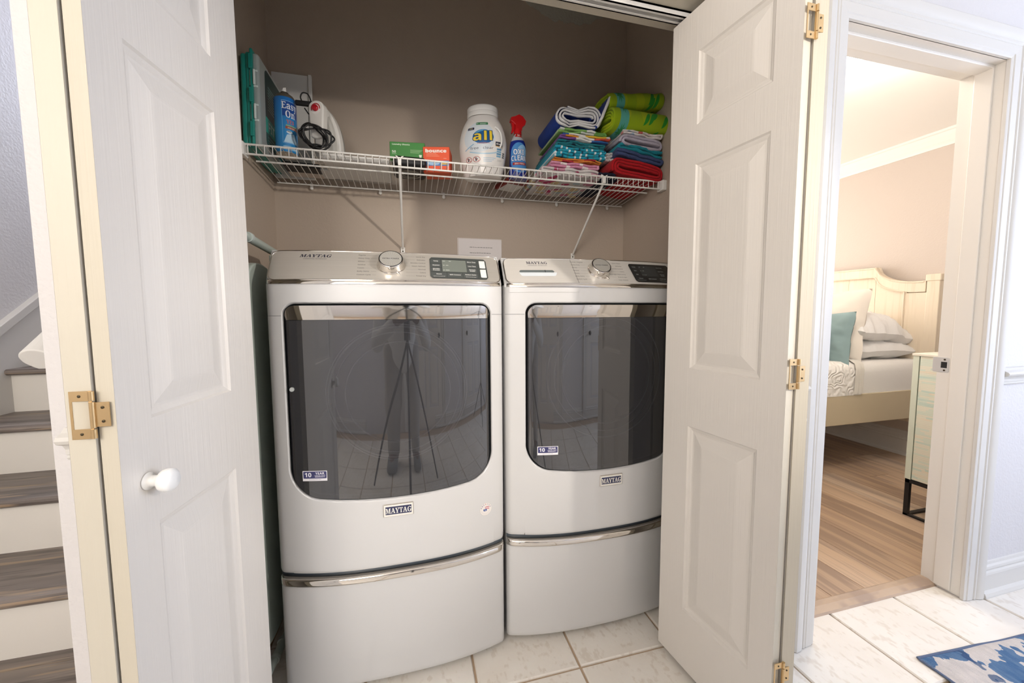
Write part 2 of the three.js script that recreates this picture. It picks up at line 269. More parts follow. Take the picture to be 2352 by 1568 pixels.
// door casing round an opening x0..x1 up to y1: three mitred legs
const caseP = [[-0.005, 0], [-0.005, 0.011], [0, 0.013], [0.006, 0.013], [0.009, 0.016], [0.036, 0.018], [0.04, 0.016], [0.044, 0.02], [0.05, 0.02], [0.053, 0.017], [0.058, 0.022], [0.07, 0.026], [0.086, 0.027], [0.092, 0.022], [0.092, 0]];
function casing(parent, x0, x1, y1, z, m, back = 1) {
  const st = caseP.map(([o, h]) => [[x0 - o, 0.002, z + h * back], [x0 - o, y1 + o, z + h * back], [x1 + o, y1 + o, z + h * back], [x1 + o, 0.002, z + h * back]]);
  for (let k = 0; k < 3; k++) M('casing', toCreasedNormals(strip(st.map((s) => s[k]), st.map((s) => s[k + 1]), back < 0), 0.5), m, parent);
}
{
  const f = structGroup('trim_4', 'white moulded casing and jamb of the bedroom doorway');
  casing(f, 1.732, 2.525, 2.08, 0.257, mat.trim);
  const jp = (x0, x1) => B2(x0, x1, 0.006, 2.09, 0.13, 0.259);
  M('jamb', jp(1.72, 1.732), mat.jamb, f); M('jamb', jp(2.525, 2.54), mat.jamb, f); M('jamb', B2(1.72, 2.54, 2.075, 2.09, 0.13, 0.259), mat.jamb, f);
  M('stop', RB(0.011, 2.06, 0.052, 0.003, 2.522, 1.042, 0.201), mat.jamb, f); M('stop', RB(0.011, 2.06, 0.052, 0.003, 1.736, 1.042, 0.201), mat.jamb, f); M('stop', RB(0.79, 0.011, 0.052, 0.003, 2.13, 2.071, 0.201), mat.jamb, f);
  const sp = M('strike_plate', extr(rrect(0.05, 0.062, 0.006), 0.002, 0.0004, [[[0.0, -0.013], [0.02, -0.013], [0.02, 0.013], [0.0, 0.013]]]).rotateY(-Math.PI / 2), S({ color: 0xcfd0cf, roughness: 0.35, metalness: 0.6 }), f);
  sp.position.set(2.525, 0.942, 0.142);
  M('latch_hole', B(0.002, 0.026, 0.02, 0, 0, 0).translate(-0.0004, 0, 0.01), mat.dark, sp);
  for (const y of [-0.022, 0.022]) M('screw', cyl(0.0035, 0.0035, 0.002, 12).rotateZ(Math.PI / 2).translate(-0.0026, y, 0.012), mat.screw, sp);
  // closet head jamb and jamb boards with the sliding track
  const h = structGroup('trim_5', 'cream jamb of the closet opening with a white overhead track');
  M('jamb', B2(-0.155, -0.143, 0.0, 2.085, 0.1, 0.262), mat.edge, h); M('jamb', B2(1.432, 1.445, 0.0, 2.085, 0.1, 0.262), mat.edge, h); M('head_jamb', B2(-0.155, 1.445, 2.07, 2.086, 0.092, 0.262), mat.edge, h);
  M('head_apron', B2(-0.155, 1.445, 2.086, 2.14, 0.118, 0.137), mat.edge, h);
  M('track', mrg([B2(-0.14, 1.43, 2.064, 2.072, 0.142, 0.176), B2(-0.14, 1.43, 2.05, 2.072, 0.142, 0.146), B2(-0.14, 1.43, 2.05, 2.072, 0.172, 0.176), B2(-0.14, 1.43, 2.05, 2.052, 0.142, 0.152), B2(-0.14, 1.43, 2.05, 2.052, 0.166, 0.176)]), mat.wire, h);
  M('casing', mrg([B2(-0.2, -0.146, 0, 2.14, 0.257, 0.262), B2(1.436, 1.5, 0, 2.14, 0.257, 0.27)]), mat.jamb, h);
  M('head_casing', B2(-0.2, 1.5, 2.08, 2.15, 0.257, 0.27), mat.jamb, h);
}
// ---------- doors ----------
function panelSkin(x0, x1, y0, y1) {           // the recessed moulding and the raised field of one door panel
  const L = [[0, 0], [0.004, -0.0045], [0.009, -0.006], [0.014, -0.0085], [0.019, -0.0085], [0.052, -0.0012], [0.056, -0.0008]], gs = [];
  const loop = ([i, d]) => [[x0 + i, y0 + i, d], [x1 - i, y0 + i, d], [x1 - i, y1 - i, d], [x0 + i, y1 - i, d], [x0 + i, y0 + i, d]];
  for (let k = 0; k + 1 < L.length; k++) { const a = loop(L[k]), b = loop(L[k + 1]); for (let e = 0; e < 4; e++) gs.push(strip([a[e], a[e + 1]], [b[e], b[e + 1]])); }
  const c = loop(L[L.length - 1]); gs.push(strip([c[0], c[1]], [c[3], c[2]]));
  return uvm(mrg(gs.map((g) => g.toNonIndexed())));
}
function doorLeaf(parent, w, h, t, panels, both = false) {   // a leaf with its lower left front corner at the origin, face toward +z
  const leaf = M('door_leaf', new THREE.BufferGeometry(), mat.door, parent), gs = [];
  const s = poly([[0, 0], [w, 0], [w, h], [0, h]]); for (const [a, b, c, d] of panels) s.holes.push(new THREE.Path([[a, c], [a, d], [b, d], [b, c]].map((p) => new THREE.Vector2(...p))));
  gs.push(new THREE.ShapeGeometry(s)); const bk = new THREE.ShapeGeometry(s).rotateY(Math.PI).translate(w, 0, -t); gs.push(both ? bk : B2(0.004, w - 0.004, 0.004, h - 0.004, -t, -t + 0.008));
  leaf.geometry = uvm(mrg(gs));
  const ed = [B2(0, 0.004, 0, h, -t, -0.0002), B2(w - 0.004, w, 0, h, -t, -0.0002), B2(0.004, w - 0.004, 0, 0.004, -t, -0.0002), B2(0.004, w - 0.004, h - 0.004, h, -t, -0.0002)];
  M('edge_strip', mrg(ed), mat.edge, leaf);
  for (const [a, b, c, d] of panels) { M('raised_panel', panelSkin(a, b, c, d), mat.door, leaf); if (both) M('raised_panel', panelSkin(w - b, w - a, c, d).rotateY(Math.PI).translate(w, 0, -t), mat.door, leaf); }
  return leaf;
}
const knobG = new THREE.LatheGeometry([[0, 0.0], [0.0145, 0], [0.0145, 0.003], [0.0095, 0.006], [0.009, 0.014], [0.0105, 0.018], [0.017, 0.023], [0.0195, 0.03], [0.0185, 0.037], [0.012, 0.0425], [0.0, 0.044]].map((p) => new THREE.Vector2(...p)), 28).rotateX(Math.PI / 2);
{
  const w = 0.392, tA = 0.024, tB = 0.03, y0 = 0.02, h = 2.022;
  const pn = (m) => [[0.213, 0.815], [0.995, 1.6], [1.712, 1.918]].map(([a, b]) => { const [p, q] = m ? [w - 0.327, w - 0.102] : [0.102, 0.327]; return [p, q, a - y0, b - y0]; });
  const place = (o, x, z, dx, dz) => { o.position.set(x, y0, z); o.rotation.y = Math.atan2(-dz, dx); };
  const hinge = (d, y, flip, bigOn) => {     // knuckle at the origin, one cut-out leaf and one small leaf lying on the two door edges
    const hg = new THREE.Group(); hg.name = 'hinge'; d.add(hg);
    const big = extr([[0.0, -0.036], [0.027, -0.036], [0.027, 0.036], [0, 0.036]], 0.0014, 0, [[[0.004, -0.021], [0.024, -0.021], [0.024, 0.021], [0.004, 0.021]]]);
    const a = M('hinge_plate', flip ? big.rotateY(Math.PI) : big, mat.brass, hg); a.position.z = flip ? 0.0018 : 0;
    M('hinge_plate', B2(flip ? 0.002 : -0.02, flip ? 0.02 : -0.002, -0.0185, 0.0185, 0, 0.0014), mat.brass, hg);
    M('knuckle', mrg([[-0.036, -0.021], [-0.02, 0.02], [0.021, 0.036]].map(([p, q]) => cyl(0.0035, 0.0035, q - p - 0.001, 12).translate(0, (p + q) / 2, 0.0022))), mat.brass, hg);
    const sc = new THREE.SphereGeometry(0.0022, 10, 6).scale(1, 1, 0.4), sg = flip ? -1 : 1;
    for (const [px, py] of [[0.015, 0.0285], [0.015, -0.0285], [-0.012, 0.0105], [-0.012, -0.0105]]) M('screw', sc, mat.screw, hg).position.set(px * sg, py, 0.002);
    hg.position.set(...y); return hg;
  };
  // left pair: the leading leaf shows its moulded front toward the opening
  const L = structGroup('door_1', 'white folding closet door pair standing open at the left, brass hinged, with round white knob');
  const la = doorLeaf(L, w, h, tA, pn(true)); place(la, -0.037, 0.529, 0.049, -0.389);
  M('knob', knobG, mat.white, la).position.set(w - 0.345, 0.893 - y0, 0);
  const lb = doorLeaf(L, w, h, tB, pn(false)); // its front looks toward the stairs
  lb.position.set(-0.143, y0, 0.144); lb.rotation.y = Math.atan2(-0.389, 0.049);
  for (const y of [0.258, 1.02, 1.795]) hinge(L, [-0.0625, y, 0.531], true);
  // right pair
  const R = structGroup('door_2', 'white folding closet door pair standing open at the right, three raised panels toward the opening');
  const ra = doorLeaf(R, w, h, tA, pn(false)); place(ra, 1.207, 0.136, 0.045, 0.394);
  const rb = doorLeaf(R, w, h, tB, pn(true)); rb.position.set(1.308, y0, 0.535); rb.rotation.y = Math.atan2(0.375, 0.105);
  M('knob', knobG, mat.white, rb).position.set(0.068, 0.893 - y0, 0);
  for (const y of [0.258, 1.02, 1.802]) hinge(R, [1.2775, y, 0.531], true);
  M('pivot_pin', mrg([rod([1.23, 2.04, 0.155], [1.23, 2.066, 0.155], 0.004), cyl(0.011, 0.011, 0.008).translate(1.23, 2.054, 0.157)]), mat.grey, R);
}

// ---------- dryer and washer on their pedestals ----------
const MW = 0.686;
const swell = (x) => 1 - Math.pow(Math.abs(2 * Math.min(Math.max(x / MW, 0), 1) - 1), 2.6);
const ROWS_DRY = [['Regular', 'Heavy Duty', 'Whites', 'Sanitize', 'Towels', 'Bulky Items', 'Custom Cycle'], ['Quick Dry', 'Delicates', 'Wrinkle Control', 'Steam Refresh', 'Normal', 'Colors', 'Timed Dry']];
const ROWS_WASH = [['Normal / Regular', 'Heavy Duty', 'Whites', 'Sanitize', 'Towels', 'Bulky Items', 'Custom Cycle'], ['Quick Wash', 'Delicates', 'Wrinkle Control', 'Colors', 'Overnight Wash & Dry', 'Drain & Spin', 'Clean Washer']];
function controlPrint(washer) {
  return ctex(2048, 360, (g, w, h) => {
    g.fillStyle = washer ? '#d9d4cc' : '#d2ccc2'; g.fillRect(0, 0, w, h);
    const r = rng(5); for (let i = 0; i < 900; i++) { g.fillStyle = 'rgba(' + (r() < 0.5 ? '255,255,255,' : '90,84,76,') + 0.035 * r() + ')'; g.fillRect(r() * w - 300, r() * h, 900, 1 + r() * 1.5); }
    const X = (m) => m / MW * w, rows = washer ? ROWS_WASH : ROWS_DRY, kx = washer ? 0.333 : 0.343;
    const lx = washer ? 0.118 : 0.128; text(g, 'MAYTAG', X(lx), 66, 50, '#23243a', { bold: 1, font: 'serif', italic: !washer, sx: washer ? 0.95 : 1.15 });
    text(g, 'COMMERCIAL TECHNOLOGY', X(lx), 103, 14, '#3b3a46', { sx: 1.1, italic: 1 });
    for (let k = 0; k < 7; k++) {
      const y = 44 + k * 42; text(g, rows[0][k], X(kx - 0.095), y, 19, '#5b554e', { align: 'left' }); text(g, rows[1][k], X(kx + 0.1), y + 4, 19, '#5b554e', { align: 'right' });
      g.fillStyle = '#8a837a'; const a = X(kx - 0.095) + 13 * rows[0][k].length * 0.8; g.fillRect(a, y, X(kx - 0.042) - a, 1.5); const b = X(kx + 0.1) - 13 * rows[1][k].length * 0.8; g.fillRect(X(kx + 0.042), y + 4, b - X(kx + 0.042), 1.5);
    }
    if (washer) { g.fillStyle = '#77716a'; g.fillRect(X(0.241), 0, 4, h); }
  });
}
function displayPrint(washer) {
  return ctex(1024, 448, (g, w, h) => {
    const bg = washer ? '#1c1e1e' : '#4d514f', key = washer ? '#26292a' : '#575b59', ink = washer ? '#8f938f' : '#e6e6df';
    g.fillStyle = bg; g.fillRect(0, 0, w, h); g.fillStyle = washer ? '#35393a' : '#7d837b'; g.fillRect(212, 44, 430, 262); g.fillStyle = '#1d201f'; g.fillRect(212, 36, 430, 10);
    const L = washer ? ['Temp', 'Spin', 'Soil'] : ['Temp', 'Dryness', 'Wrinkle|Prevent'], R = ['More Time', 'Less Time', 'Remote|Enable'], D = washer ? ['Steam', 'WiFi Connect', 'Fresh Hold'] : ['Steam', 'WiFi Connect', 'Reduce Static'];
    const k = (x, y, ww, hh, s, sub) => { g.fillStyle = key; g.fillRect(x, y, ww, hh); g.fillStyle = 'rgba(0,0,0,.35)'; g.fillRect(x, y, ww, 5); g.fillRect(x + ww - 4, y, 4, hh); const t = s.split('|'); t.forEach((q, i) => text(g, q, x + ww / 2, y + hh / 2 + (i - (t.length - 1) / 2) * 30 - (sub ? 10 : 0), 31, ink, { bold: 1 })); if (sub) text(g, sub, x + ww / 2, y + hh - 16, 15, ink, { bold: 1 }); };
    L.forEach((s, i) => k(14, 36 + i * 92, 186, 84, s)); R.forEach((s, i) => k(654, 36 + i * 92, 186, 84, s)); D.forEach((s, i) => k(14 + i * 278, 316, 268, 104, s, i === 1 ? '' : 'Hold 3 sec. for ' + (i ? 'Cycle Signal' : 'Control Lock')));
    g.fillStyle = washer ? '#7d817d' : '#cfd2c8'; for (const [x, y, ww] of [[226, 72, 44], [336, 72, 38], [226, 164, 30], [276, 164, 46], [226, 268, 24], [268, 268, 66]]) g.fillRect(x, y, ww, 9);
  });
}
const badgeT = ctex(512, 160, (g, w, h) => { g.fillStyle = '#e8e4da'; g.fillRect(0, 0, w, h); g.fillStyle = '#23284f'; g.fillRect(26, 26, w - 52, h - 52); text(g, 'MAYTAG', w / 2, h / 2 + 4, 98, '#f0ece0', { bold: 1, font: 'serif', sx: 1.03 }); });
const warrantyT = ctex(512, 220, (g, w, h) => { g.fillStyle = '#e9e6e8'; g.fillRect(0, 0, w, h); g.fillStyle = '#3a3a66'; g.beginPath(); g.roundRect(14, 14, w - 28, 152, 16); g.fill(); text(g, '10', 112, 88, 128, '#f2f0f2', { bold: 1, sx: 1.05 }); text(g, 'YEAR', 360, 56, 62, '#f2f0f2', { bold: 1, sx: 1.25 }); text(g, 'LIMITED PARTS', 360, 100, 27, '#d8d6e0', { bold: 1, sx: 1.15 }); text(g, 'WARRANTY', 360, 130, 34, '#e8e6ee', { bold: 1, sx: 1.15 }); text(g, 'See warranty details online', w / 2, 192, 19, '#6d6a80', { bold: 1 }); });
const roundT = (mono) => ctex(384, 384, (g, w) => {
  g.clearRect(0, 0, w, w); g.fillStyle = mono ? '#8e938c' : '#e2dcd6'; g.beginPath(); g.arc(w / 2, w / 2, w / 2 - 2, 0, 7); g.fill();
  if (mono) { g.strokeStyle = '#20241f'; g.lineWidth = 10; g.beginPath(); g.arc(w / 2, w / 2, w / 2 - 8, 0, 7); g.stroke(); }
  const s = 'AMERICA'; for (let i = 0; i < 7; i++) { const a = -Math.PI / 2 + (i - 3) * 0.4; text(g, s[i], w / 2 + Math.cos(a) * 150, w / 2 + Math.sin(a) * 150, 52, mono ? '#15181a' : i === 3 ? '#b0645c' : '#54548a', { bold: 1, rot: a + Math.PI / 2 }); }
  const c = mono ? ['#15181a', '#e6e6e0', '#15181a'] : ['#b23a48', '#efe9e6', '#b23a48'];
  c.forEach((q, i) => { g.strokeStyle = q; g.lineWidth = 20; g.beginPath(); g.moveTo(170, 140 + i * 22); g.quadraticCurveTo(240, 108 + i * 24, 300, 150 + i * 22); g.stroke(); });
  g.fillStyle = mono ? '#15181a' : '#2f4f8f'; g.beginPath(); g.moveTo(110, 190); g.lineTo(190, 176); g.lineTo(236, 214); g.lineTo(206, 250); g.lineTo(130, 248); g.fill(); g.fillStyle = mono ? '#e6e6e0' : '#e2dcd6'; g.beginPath(); g.arc(172, 214, 16, 0, 7); g.fill();
  for (let i = 0; i < 17; i++) { const a = Math.PI * (0.12 + 0.76 * i / 16); g.fillStyle = mono ? '#33383a' : '#bcb4b4'; g.fillRect(w / 2 + Math.cos(a) * 140 - 5, w / 2 + Math.sin(a) * 140 - 5, 10, 10); }
});
const knobT = ctex(512, 512, (g, w) => { g.fillStyle = '#c9c6bd'; g.fillRect(0, 0, w, w); for (let i = 0; i < 360; i += 1) { g.strokeStyle = 'rgba(' + (i % 3 ? '255,255,255' : '110,108,100') + ',' + 0.06 * (1 + Math.sin(i * 1.7)) + ')'; g.lineWidth = 5; g.beginPath(); g.moveTo(w / 2, w / 2); g.lineTo(w / 2 + 260 * Math.cos(i / 57.3), w / 2 + 260 * Math.sin(i / 57.3)); g.stroke(); } text(g, 'EXTRA POWER', w / 2, w / 2, 50, '#3f3e3c', { bold: 1, sx: 1.15 }); });
const glassM = P({ color: 0x68686c, roughness: 0.02, metalness: 0, ior: 2.0, transmission: 0.75, thickness: 0 });
const mats2 = {
  plateD: S({ map: controlPrint(false), roughness: 0.36, metalness: 0.45, bumpMap: brushed, bumpScale: 0.00004 }),
  plateW: S({ map: controlPrint(true), roughness: 0.42, metalness: 0.2, bumpMap: brushed, bumpScale: 0.00004 }),
  dispD: P({ map: displayPrint(false), roughness: 0.25, clearcoat: 0.4 }), dispW: P({ map: displayPrint(true), roughness: 0.2, clearcoat: 0.5 }),
  badge: P({ map: badgeT, roughness: 0.3, clearcoat: 0.5 }), warr: S({ map: warrantyT, roughness: 0.5 }),
  usaC: S({ map: roundT(false), roughness: 0.5 }), usaM: S({ map: roundT(true), roughness: 0.4 }),
  knob: S({ map: knobT, roughness: 0.35, metalness: 0.5 }),
  tub: S({ color: 0xd9dcdc, roughness: 0.25 }), cavity: S({ color: 0x1c1d1f, roughness: 0.7 }),
  bowl: P({ color: 0xd4d8da, roughness: 0.05, transmission: 0.85, thickness: 0, ior: 1.5 }),
};
// a sheet over x from xa to xb between the lines yb(x) and yt(x), at depth zf(x, y); columns crowd toward both ends
function sheet(xa, xb, yb, yt, zf, nu = 40, nv = 10, y0 = 0) {
  const g = grid(nu, nv, (u, v) => { const s = 0.5 - 0.5 * Math.cos(Math.PI * u), x = xa + (xb - xa) * s, b = yb(x), t = yt(x), q = 0.5 - 0.5 * Math.cos(Math.PI * v), y = b + (t - b) * q; return [x, y - y0, zf(x, y)]; });
  const p = g.attributes.position, uv = g.attributes.uv; for (let i = 0; i < p.count; i++) uv.setXY(i, p.getX(i), p.getY(i)); return g;
}
function makeMachine(washer, name, label, category, px, pz) {
  const Y0 = 0.394, o = thing(name, label, category, [px, Y0, pz]), E = mat.enamel;
  const D = (g) => g.translate(0, -Y0, 0), add = (n, g, m, p = o) => M(n, D(g), m, p);
  const rx = 0.016, edge = (x, y) => { const d = Math.min(x, MW - x), q = Math.min(Math.max(0, d), rx); let z = rx - Math.sqrt(rx * rx - (rx - q) * (rx - q)); const b = y - 0.397, ry = 0.008; if (b < ry) { const e = Math.max(0, b); z += ry - Math.sqrt(ry * ry - (ry - e) * (ry - e)); } return z; };
  const bulge = (x) => 0.053 * swell(x), zf = (x, y) => bulge(x) + 0.006 - edge(x, y);
  // cabinet behind the swelling front
  const side = extr([[-0.66, 0.402], [-0.012, 0.402], [-0.012, 1.262], [-0.068, 1.352], [-0.66, 1.352]], MW - 0.008, 0.004).applyMatrix4(new THREE.Matrix4().set(0, 0, 1, 0.004, 0, 1, 0, 0, 1, 0, 0, 0, 0, 0, 0, 1));
  side.index = null; { const a = side.attributes.position; for (let i = 0; i < a.count; i += 3) { const t = [a.getX(i), a.getY(i), a.getZ(i)]; a.setXYZ(i, a.getX(i + 1), a.getY(i + 1), a.getZ(i + 1)); a.setXYZ(i + 1, ...t); } side.computeVertexNormals(); }
  add('cabinet', toCreasedNormals(side, 0.6), E);
  // door outline on the front
  const [xL, xR, yB, yT] = washer ? [0.07, 0.634, 0.62, 1.192] : [0.053, 0.636, 0.618, 1.19], rt = 0.028, rb = 0.075, cx = (xL + xR) / 2, hw = (xR - xL) / 2;
  const line = (top, off) => (x) => {   // the outline grown by off
    const l = xL - off, r = xR + off, d = Math.max(0, Math.min(x - l, r - x)), R = (top ? rt : rb) + off, k = d < R ? R - Math.sqrt(Math.max(0, R * R - (R - d) * (R - d))) : 0;
    return top ? yT + off - k : yB - off + 0.024 * Math.pow((x - cx) / hw, 2) + k;
  };
  const off = 0.0105, yt = line(true, off), yb = line(false, off), A = (y) => () => y, top = 1.252;
  const seam = 1.1625, parts = (lo, hi) => mrg([sheet(0, xL - off, A(lo), A(hi), zf, 14, 12), sheet(xR + off, MW, A(lo), A(hi), zf, 14, 12)]);
  add('lower_front', mrg([parts(0.397, seam - 0.0012), sheet(xL - off, xR + off, A(0.397), yb, zf, 64, 14), sheet(0, MW, A(0.397), A(0.3971), (x, y) => y < 0.39705 ? -0.012 : zf(x, 0.397), 30, 1)]), E);
  add('upper_front', mrg([parts(seam, top), sheet(xL - off, xR + off, yt, A(top), zf, 64, 10)]), E);
  add('seam', sheet(0.001, xL - off, A(seam - 0.003), A(seam + 0.003), (x, y) => zf(x, y) - 0.002, 8, 1), mat.grey); add('seam', sheet(xR + off, MW - 0.001, A(seam - 0.003), A(seam + 0.003), (x, y) => zf(x, y) - 0.002, 8, 1), mat.grey);
  // reveal round the door: rounded lip, then a dark channel
  const N = 72, loop = (f, dz) => { const pts = [], l = xL - f, r = xR + f, a = line(true, f), b = line(false, f); for (let i = 0; i <= N; i++) { const x = l + (r - l) * (0.5 - 0.5 * Math.cos(Math.PI * i / N)); pts.push([x, b(x)]); } for (let i = N; i >= 0; i--) { const x = l + (r - l) * (0.5 - 0.5 * Math.cos(Math.PI * i / N)); pts.push([x, a(x)]); } pts.push(pts[0]); return pts.map(([x, y]) => [x, y, zf(x, y) + dz]); };
  const lips = [[off, 0], [off - 0.002, -0.0008], [off - 0.004, -0.003], [off - 0.005, -0.007]].map(([f, d]) => loop(f, d)), lipG = [];
  for (let k = 0; k < 3; k++) lipG.push(strip(lips[k], lips[k + 1]));
  add('door_surround', toCreasedNormals(mrg(lipG), 1.0), E);
  add('door_gasket', toCreasedNormals(mrg([strip(loop(off - 0.005, -0.007), loop(off - 0.007, -0.03)), strip(loop(off - 0.007, -0.03), loop(-0.01, -0.03))]), 0.5), S({ color: 0x50565a, roughness: 0.5 }));
  // door: glass, chrome band on top, rim
  const door = new THREE.Group(); door.name = 'door'; o.add(door);
  const yC = 1.15, g0 = 0.002, zd = (x, y) => zf(x, y) + 0.0015 - 0.004 * Math.pow(Math.max(0, 1 - Math.min(x - xL, xR - x) / 0.012), 2);
  add('glass', sheet(xL, xR, line(false, 0), A(yC - 0.001), zd, 90, 40), glassM, door);
  add('chrome_band', sheet(xL, xR, A(yC), line(true, 0), (x, y) => zd(x, y) + 0.001 + 0.006 * Math.sin(Math.min(1, (y - yC) / 0.042) * 1.5), 90, 8), mat.chrome, door);
  add('rim', toCreasedNormals(mrg([strip(loop(0, 0.001), loop(0.0015, -0.004)), strip(loop(0.0015, -0.004), loop(0.0015, -0.025))]), 0.5), mat.black, door);
  add('door_back', sheet(xL + 0.004, xR - 0.004, (x) => line(false, -0.004)(x), A(yC), (x, y) => zd(x, y) - 0.024, 30, 10), mats2.cavity, door);
  const rc = washer ? [0.36, 0.948] : [0.357, 0.93], ring = (R, r, z, sq = 1) => new THREE.TorusGeometry(R, r, 8, 80).scale(1, 1, sq).translate(rc[0], rc[1], z);
  const zr = bulge(rc[0]) - 0.012;
  const bend = (g) => { const p = g.attributes.position; for (let i = 0; i < p.count; i++) p.setZ(i, p.getZ(i) + bulge(p.getX(i)) - bulge(rc[0])); return g; };
  (washer ? [[0.222, 0.0024], [0.198, 0.0014], [0.172, 0.002]] : [[0.205, 0.002], [0.198, 0.003], [0.182, 0.0016], [0.152, 0.0022]]).forEach(([R, r]) => add('door_ring', bend(ring(R, r, zr)), mats2.tub, door));
  if (washer) add('door_bowl', bend(new THREE.SphereGeometry(0.17, 40, 16, 0, Math.PI * 2, 0, Math.PI / 2).rotateX(-Math.PI / 2).scale(1, 1, 0.07).translate(rc[0], rc[1], zr - 0.001)), mats2.bowl, door);
  if (!washer) add('door_button', new THREE.CylinderGeometry(0.006, 0.0065, 0.004, 20).rotateX(Math.PI / 2).translate(0.064, 0.953, zd(0.064, 0.95) + 0.002), S({ color: 0xb9bcb8, roughness: 0.3, metalness: 0.3 }), door);
  const decal = (n, x0, x1, y0, y1, m, lift, p = o, tilt = 0) => add(n, grid(8, 1, (u, v) => { const x = x0 + (x1 - x0) * u, y = y0 + (y1 - y0) * v; return [x, y, zf(x, y) + lift]; }), m, p);
  decal('warranty_sticker', ...(washer ? [0.1, 0.17] : [0.082, 0.15]), 0.684, 0.714, mats2.warr, 0.0024, door);
  // raised name badge
  { const x0 = washer ? 0.325 : 0.304, x1 = x0 + 0.084, y0 = 0.558, y1 = 0.594, zb = zf((x0 + x1) / 2, 0.58); add('badge', RB(x1 - x0 + 0.004, y1 - y0 + 0.004, 0.006, 0.002, (x0 + x1) / 2, (y0 + y1) / 2, zb), mat.chrome); decal('badge_face', x0, x1, y0, y1, mats2.badge, 0.0042); }
  { const c = washer ? [0.617, 0.482] : [0.619, 0.523], g = new THREE.CircleGeometry(0.021, 32), p = g.attributes.position; for (let i = 0; i < p.count; i++) { const x = p.getX(i) + c[0], y = p.getY(i) + c[1]; p.setXYZ(i, x, y, zf(x, y) + 0.0006); } add('round_sticker', g, washer ? mats2.usaM : mats2.usaC); }
  // slanted console
  const bot = (x) => [x, 1.262, zf(x, 1.2) - 0.001], tp = (x) => [x, 1.353, -0.062 + 0.034 * swell(x)], n = [0, 0.63, 0.776];
  const onPlate = (x, v, d = 0) => { const a = bot(x), b = tp(x); return [0, 1, 2].map((k) => a[k] + (b[k] - a[k]) * v + n[k] * d); };
  const inset = 0.006, cr = 0.024, span = (x) => { const d = Math.min(x - inset, MW - inset - x), k = d < cr ? cr - Math.sqrt(Math.max(0, cr * cr - (cr - d) * (cr - d))) : 0; return [k / 0.115 * 0.9, 1 - k / 0.115]; };
  const plate = (xa, xb, d, lo = 0, hi = 1) => { const g = grid(70, 8, (u, v) => { const s = 0.5 - 0.5 * Math.cos(Math.PI * u), x = xa + (xb - xa) * s, [a, b] = span(x), q = Math.max(a, lo) + (Math.min(b, hi) - Math.max(a, lo)) * v; return onPlate(x, q, d); }); const p = g.attributes.position, uv = g.attributes.uv; for (let i = 0; i < p.count; i++) { const x = p.getX(i), y = p.getY(i); uv.setXY(i, x / MW, (y - 1.262 - n[1] * d) / 0.091); } return g; };
  add('console_body', mrg([grid(40, 4, (u, v) => onPlate(MW * u, v, -0.004)), grid(40, 1, (u, v) => { const a = tp(MW * u); return [a[0], a[1] - 0.002, v ? -0.1 : a[2]]; }, false), ...[0, 1].map((s) => grid(1, 4, (u, v) => { const a = onPlate(MW * s, v, -0.004); return [a[0], a[1], u ? -0.1 : a[2]]; }, s === 0))]), E);
  add('control_plate', plate(inset, MW - inset, 0.0012), washer ? mats2.plateW : mats2.plateD);
  const rimP = []; for (let i = 0; i <= 60; i++) { const x = inset + (MW - 2 * inset) * (0.5 - 0.5 * Math.cos(Math.PI * i / 60)); rimP.push(onPlate(x, span(x)[1], 0.0008)); } for (let i = 60; i >= 0; i--) { const x = inset + (MW - 2 * inset) * (0.5 - 0.5 * Math.cos(Math.PI * i / 60)); rimP.push(onPlate(x, span(x)[0], 0.0008)); }
  add('chrome_edge', tube(rimP, 0.0022, 260, 6, true), mat.chrome);
  add('chrome_lip', grid(70, 5, (u, v) => { const s = 0.5 - 0.5 * Math.cos(Math.PI * u), x = 0.006 + (MW - 0.012) * s, w = Math.sin(Math.PI * u) ** 0.15, a = bot(x), t = v * Math.PI / 2; return [x, 1.251 + 0.013 * Math.sin(t) + 0.005 * (1 - w) * (1 - v), a[2] - 0.006 + 0.011 * Math.cos(t) * w]; }), mat.chrome);
  // display
  const xa = washer ? 0.462 : 0.456, xb = washer ? 0.645 : 0.638, dp = new THREE.Group(); dp.name = 'display'; o.add(dp);
  const dg = grid(30, 8, (u, v) => { const x = xa + (xb - xa) * u, d = Math.min(u, 1 - u) * (xb - xa), k = d < 0.008 ? 0.008 - Math.sqrt(0.000064 - (0.008 - d) ** 2) : 0; const a = 0.09 + k / 0.115, b = 0.86 - k / 0.115; return onPlate(x, a + (b - a) * v, 0.003); });
  add('display_panel', dg, washer ? mats2.dispW : mats2.dispD, dp);
  for (const [v0, v1] of [[0.5, 0.78], [0.15, 0.45]]) if (!washer) { const c = onPlate(0.6235, (v0 + v1) / 2, 0.004); add('button', RB(0.019, (v1 - v0) * 0.115, 0.003, 0.0014).rotateX(-0.68).translate(...c), mat.white, dp); }
  // control knob
  const kx = washer ? 0.333 : 0.343, kc = onPlate(kx, 0.52, 0.0), tilt = -Math.atan2(n[1], n[2]), turn = (g) => g.rotateX(Math.PI / 2).rotateX(tilt).translate(...kc);
  const knob = new THREE.Group(); knob.name = 'control_knob'; o.add(knob);
  add('knob_skirt', turn(new THREE.LatheGeometry([[0.0, 0.001], [0.041, 0.001], [0.0415, 0.003], [0.04, 0.006], [0.0365, 0.012], [0.0355, 0.026], [0.0345, 0.0285], [0.033, 0.0292]].map((p) => new THREE.Vector2(...p)), 64)), mat.chrome, knob);
  add('knob_ring', turn(new THREE.RingGeometry(0.0305, 0.0332, 64).rotateX(-Math.PI / 2).translate(0, 0.0293, 0)), mat.black, knob);
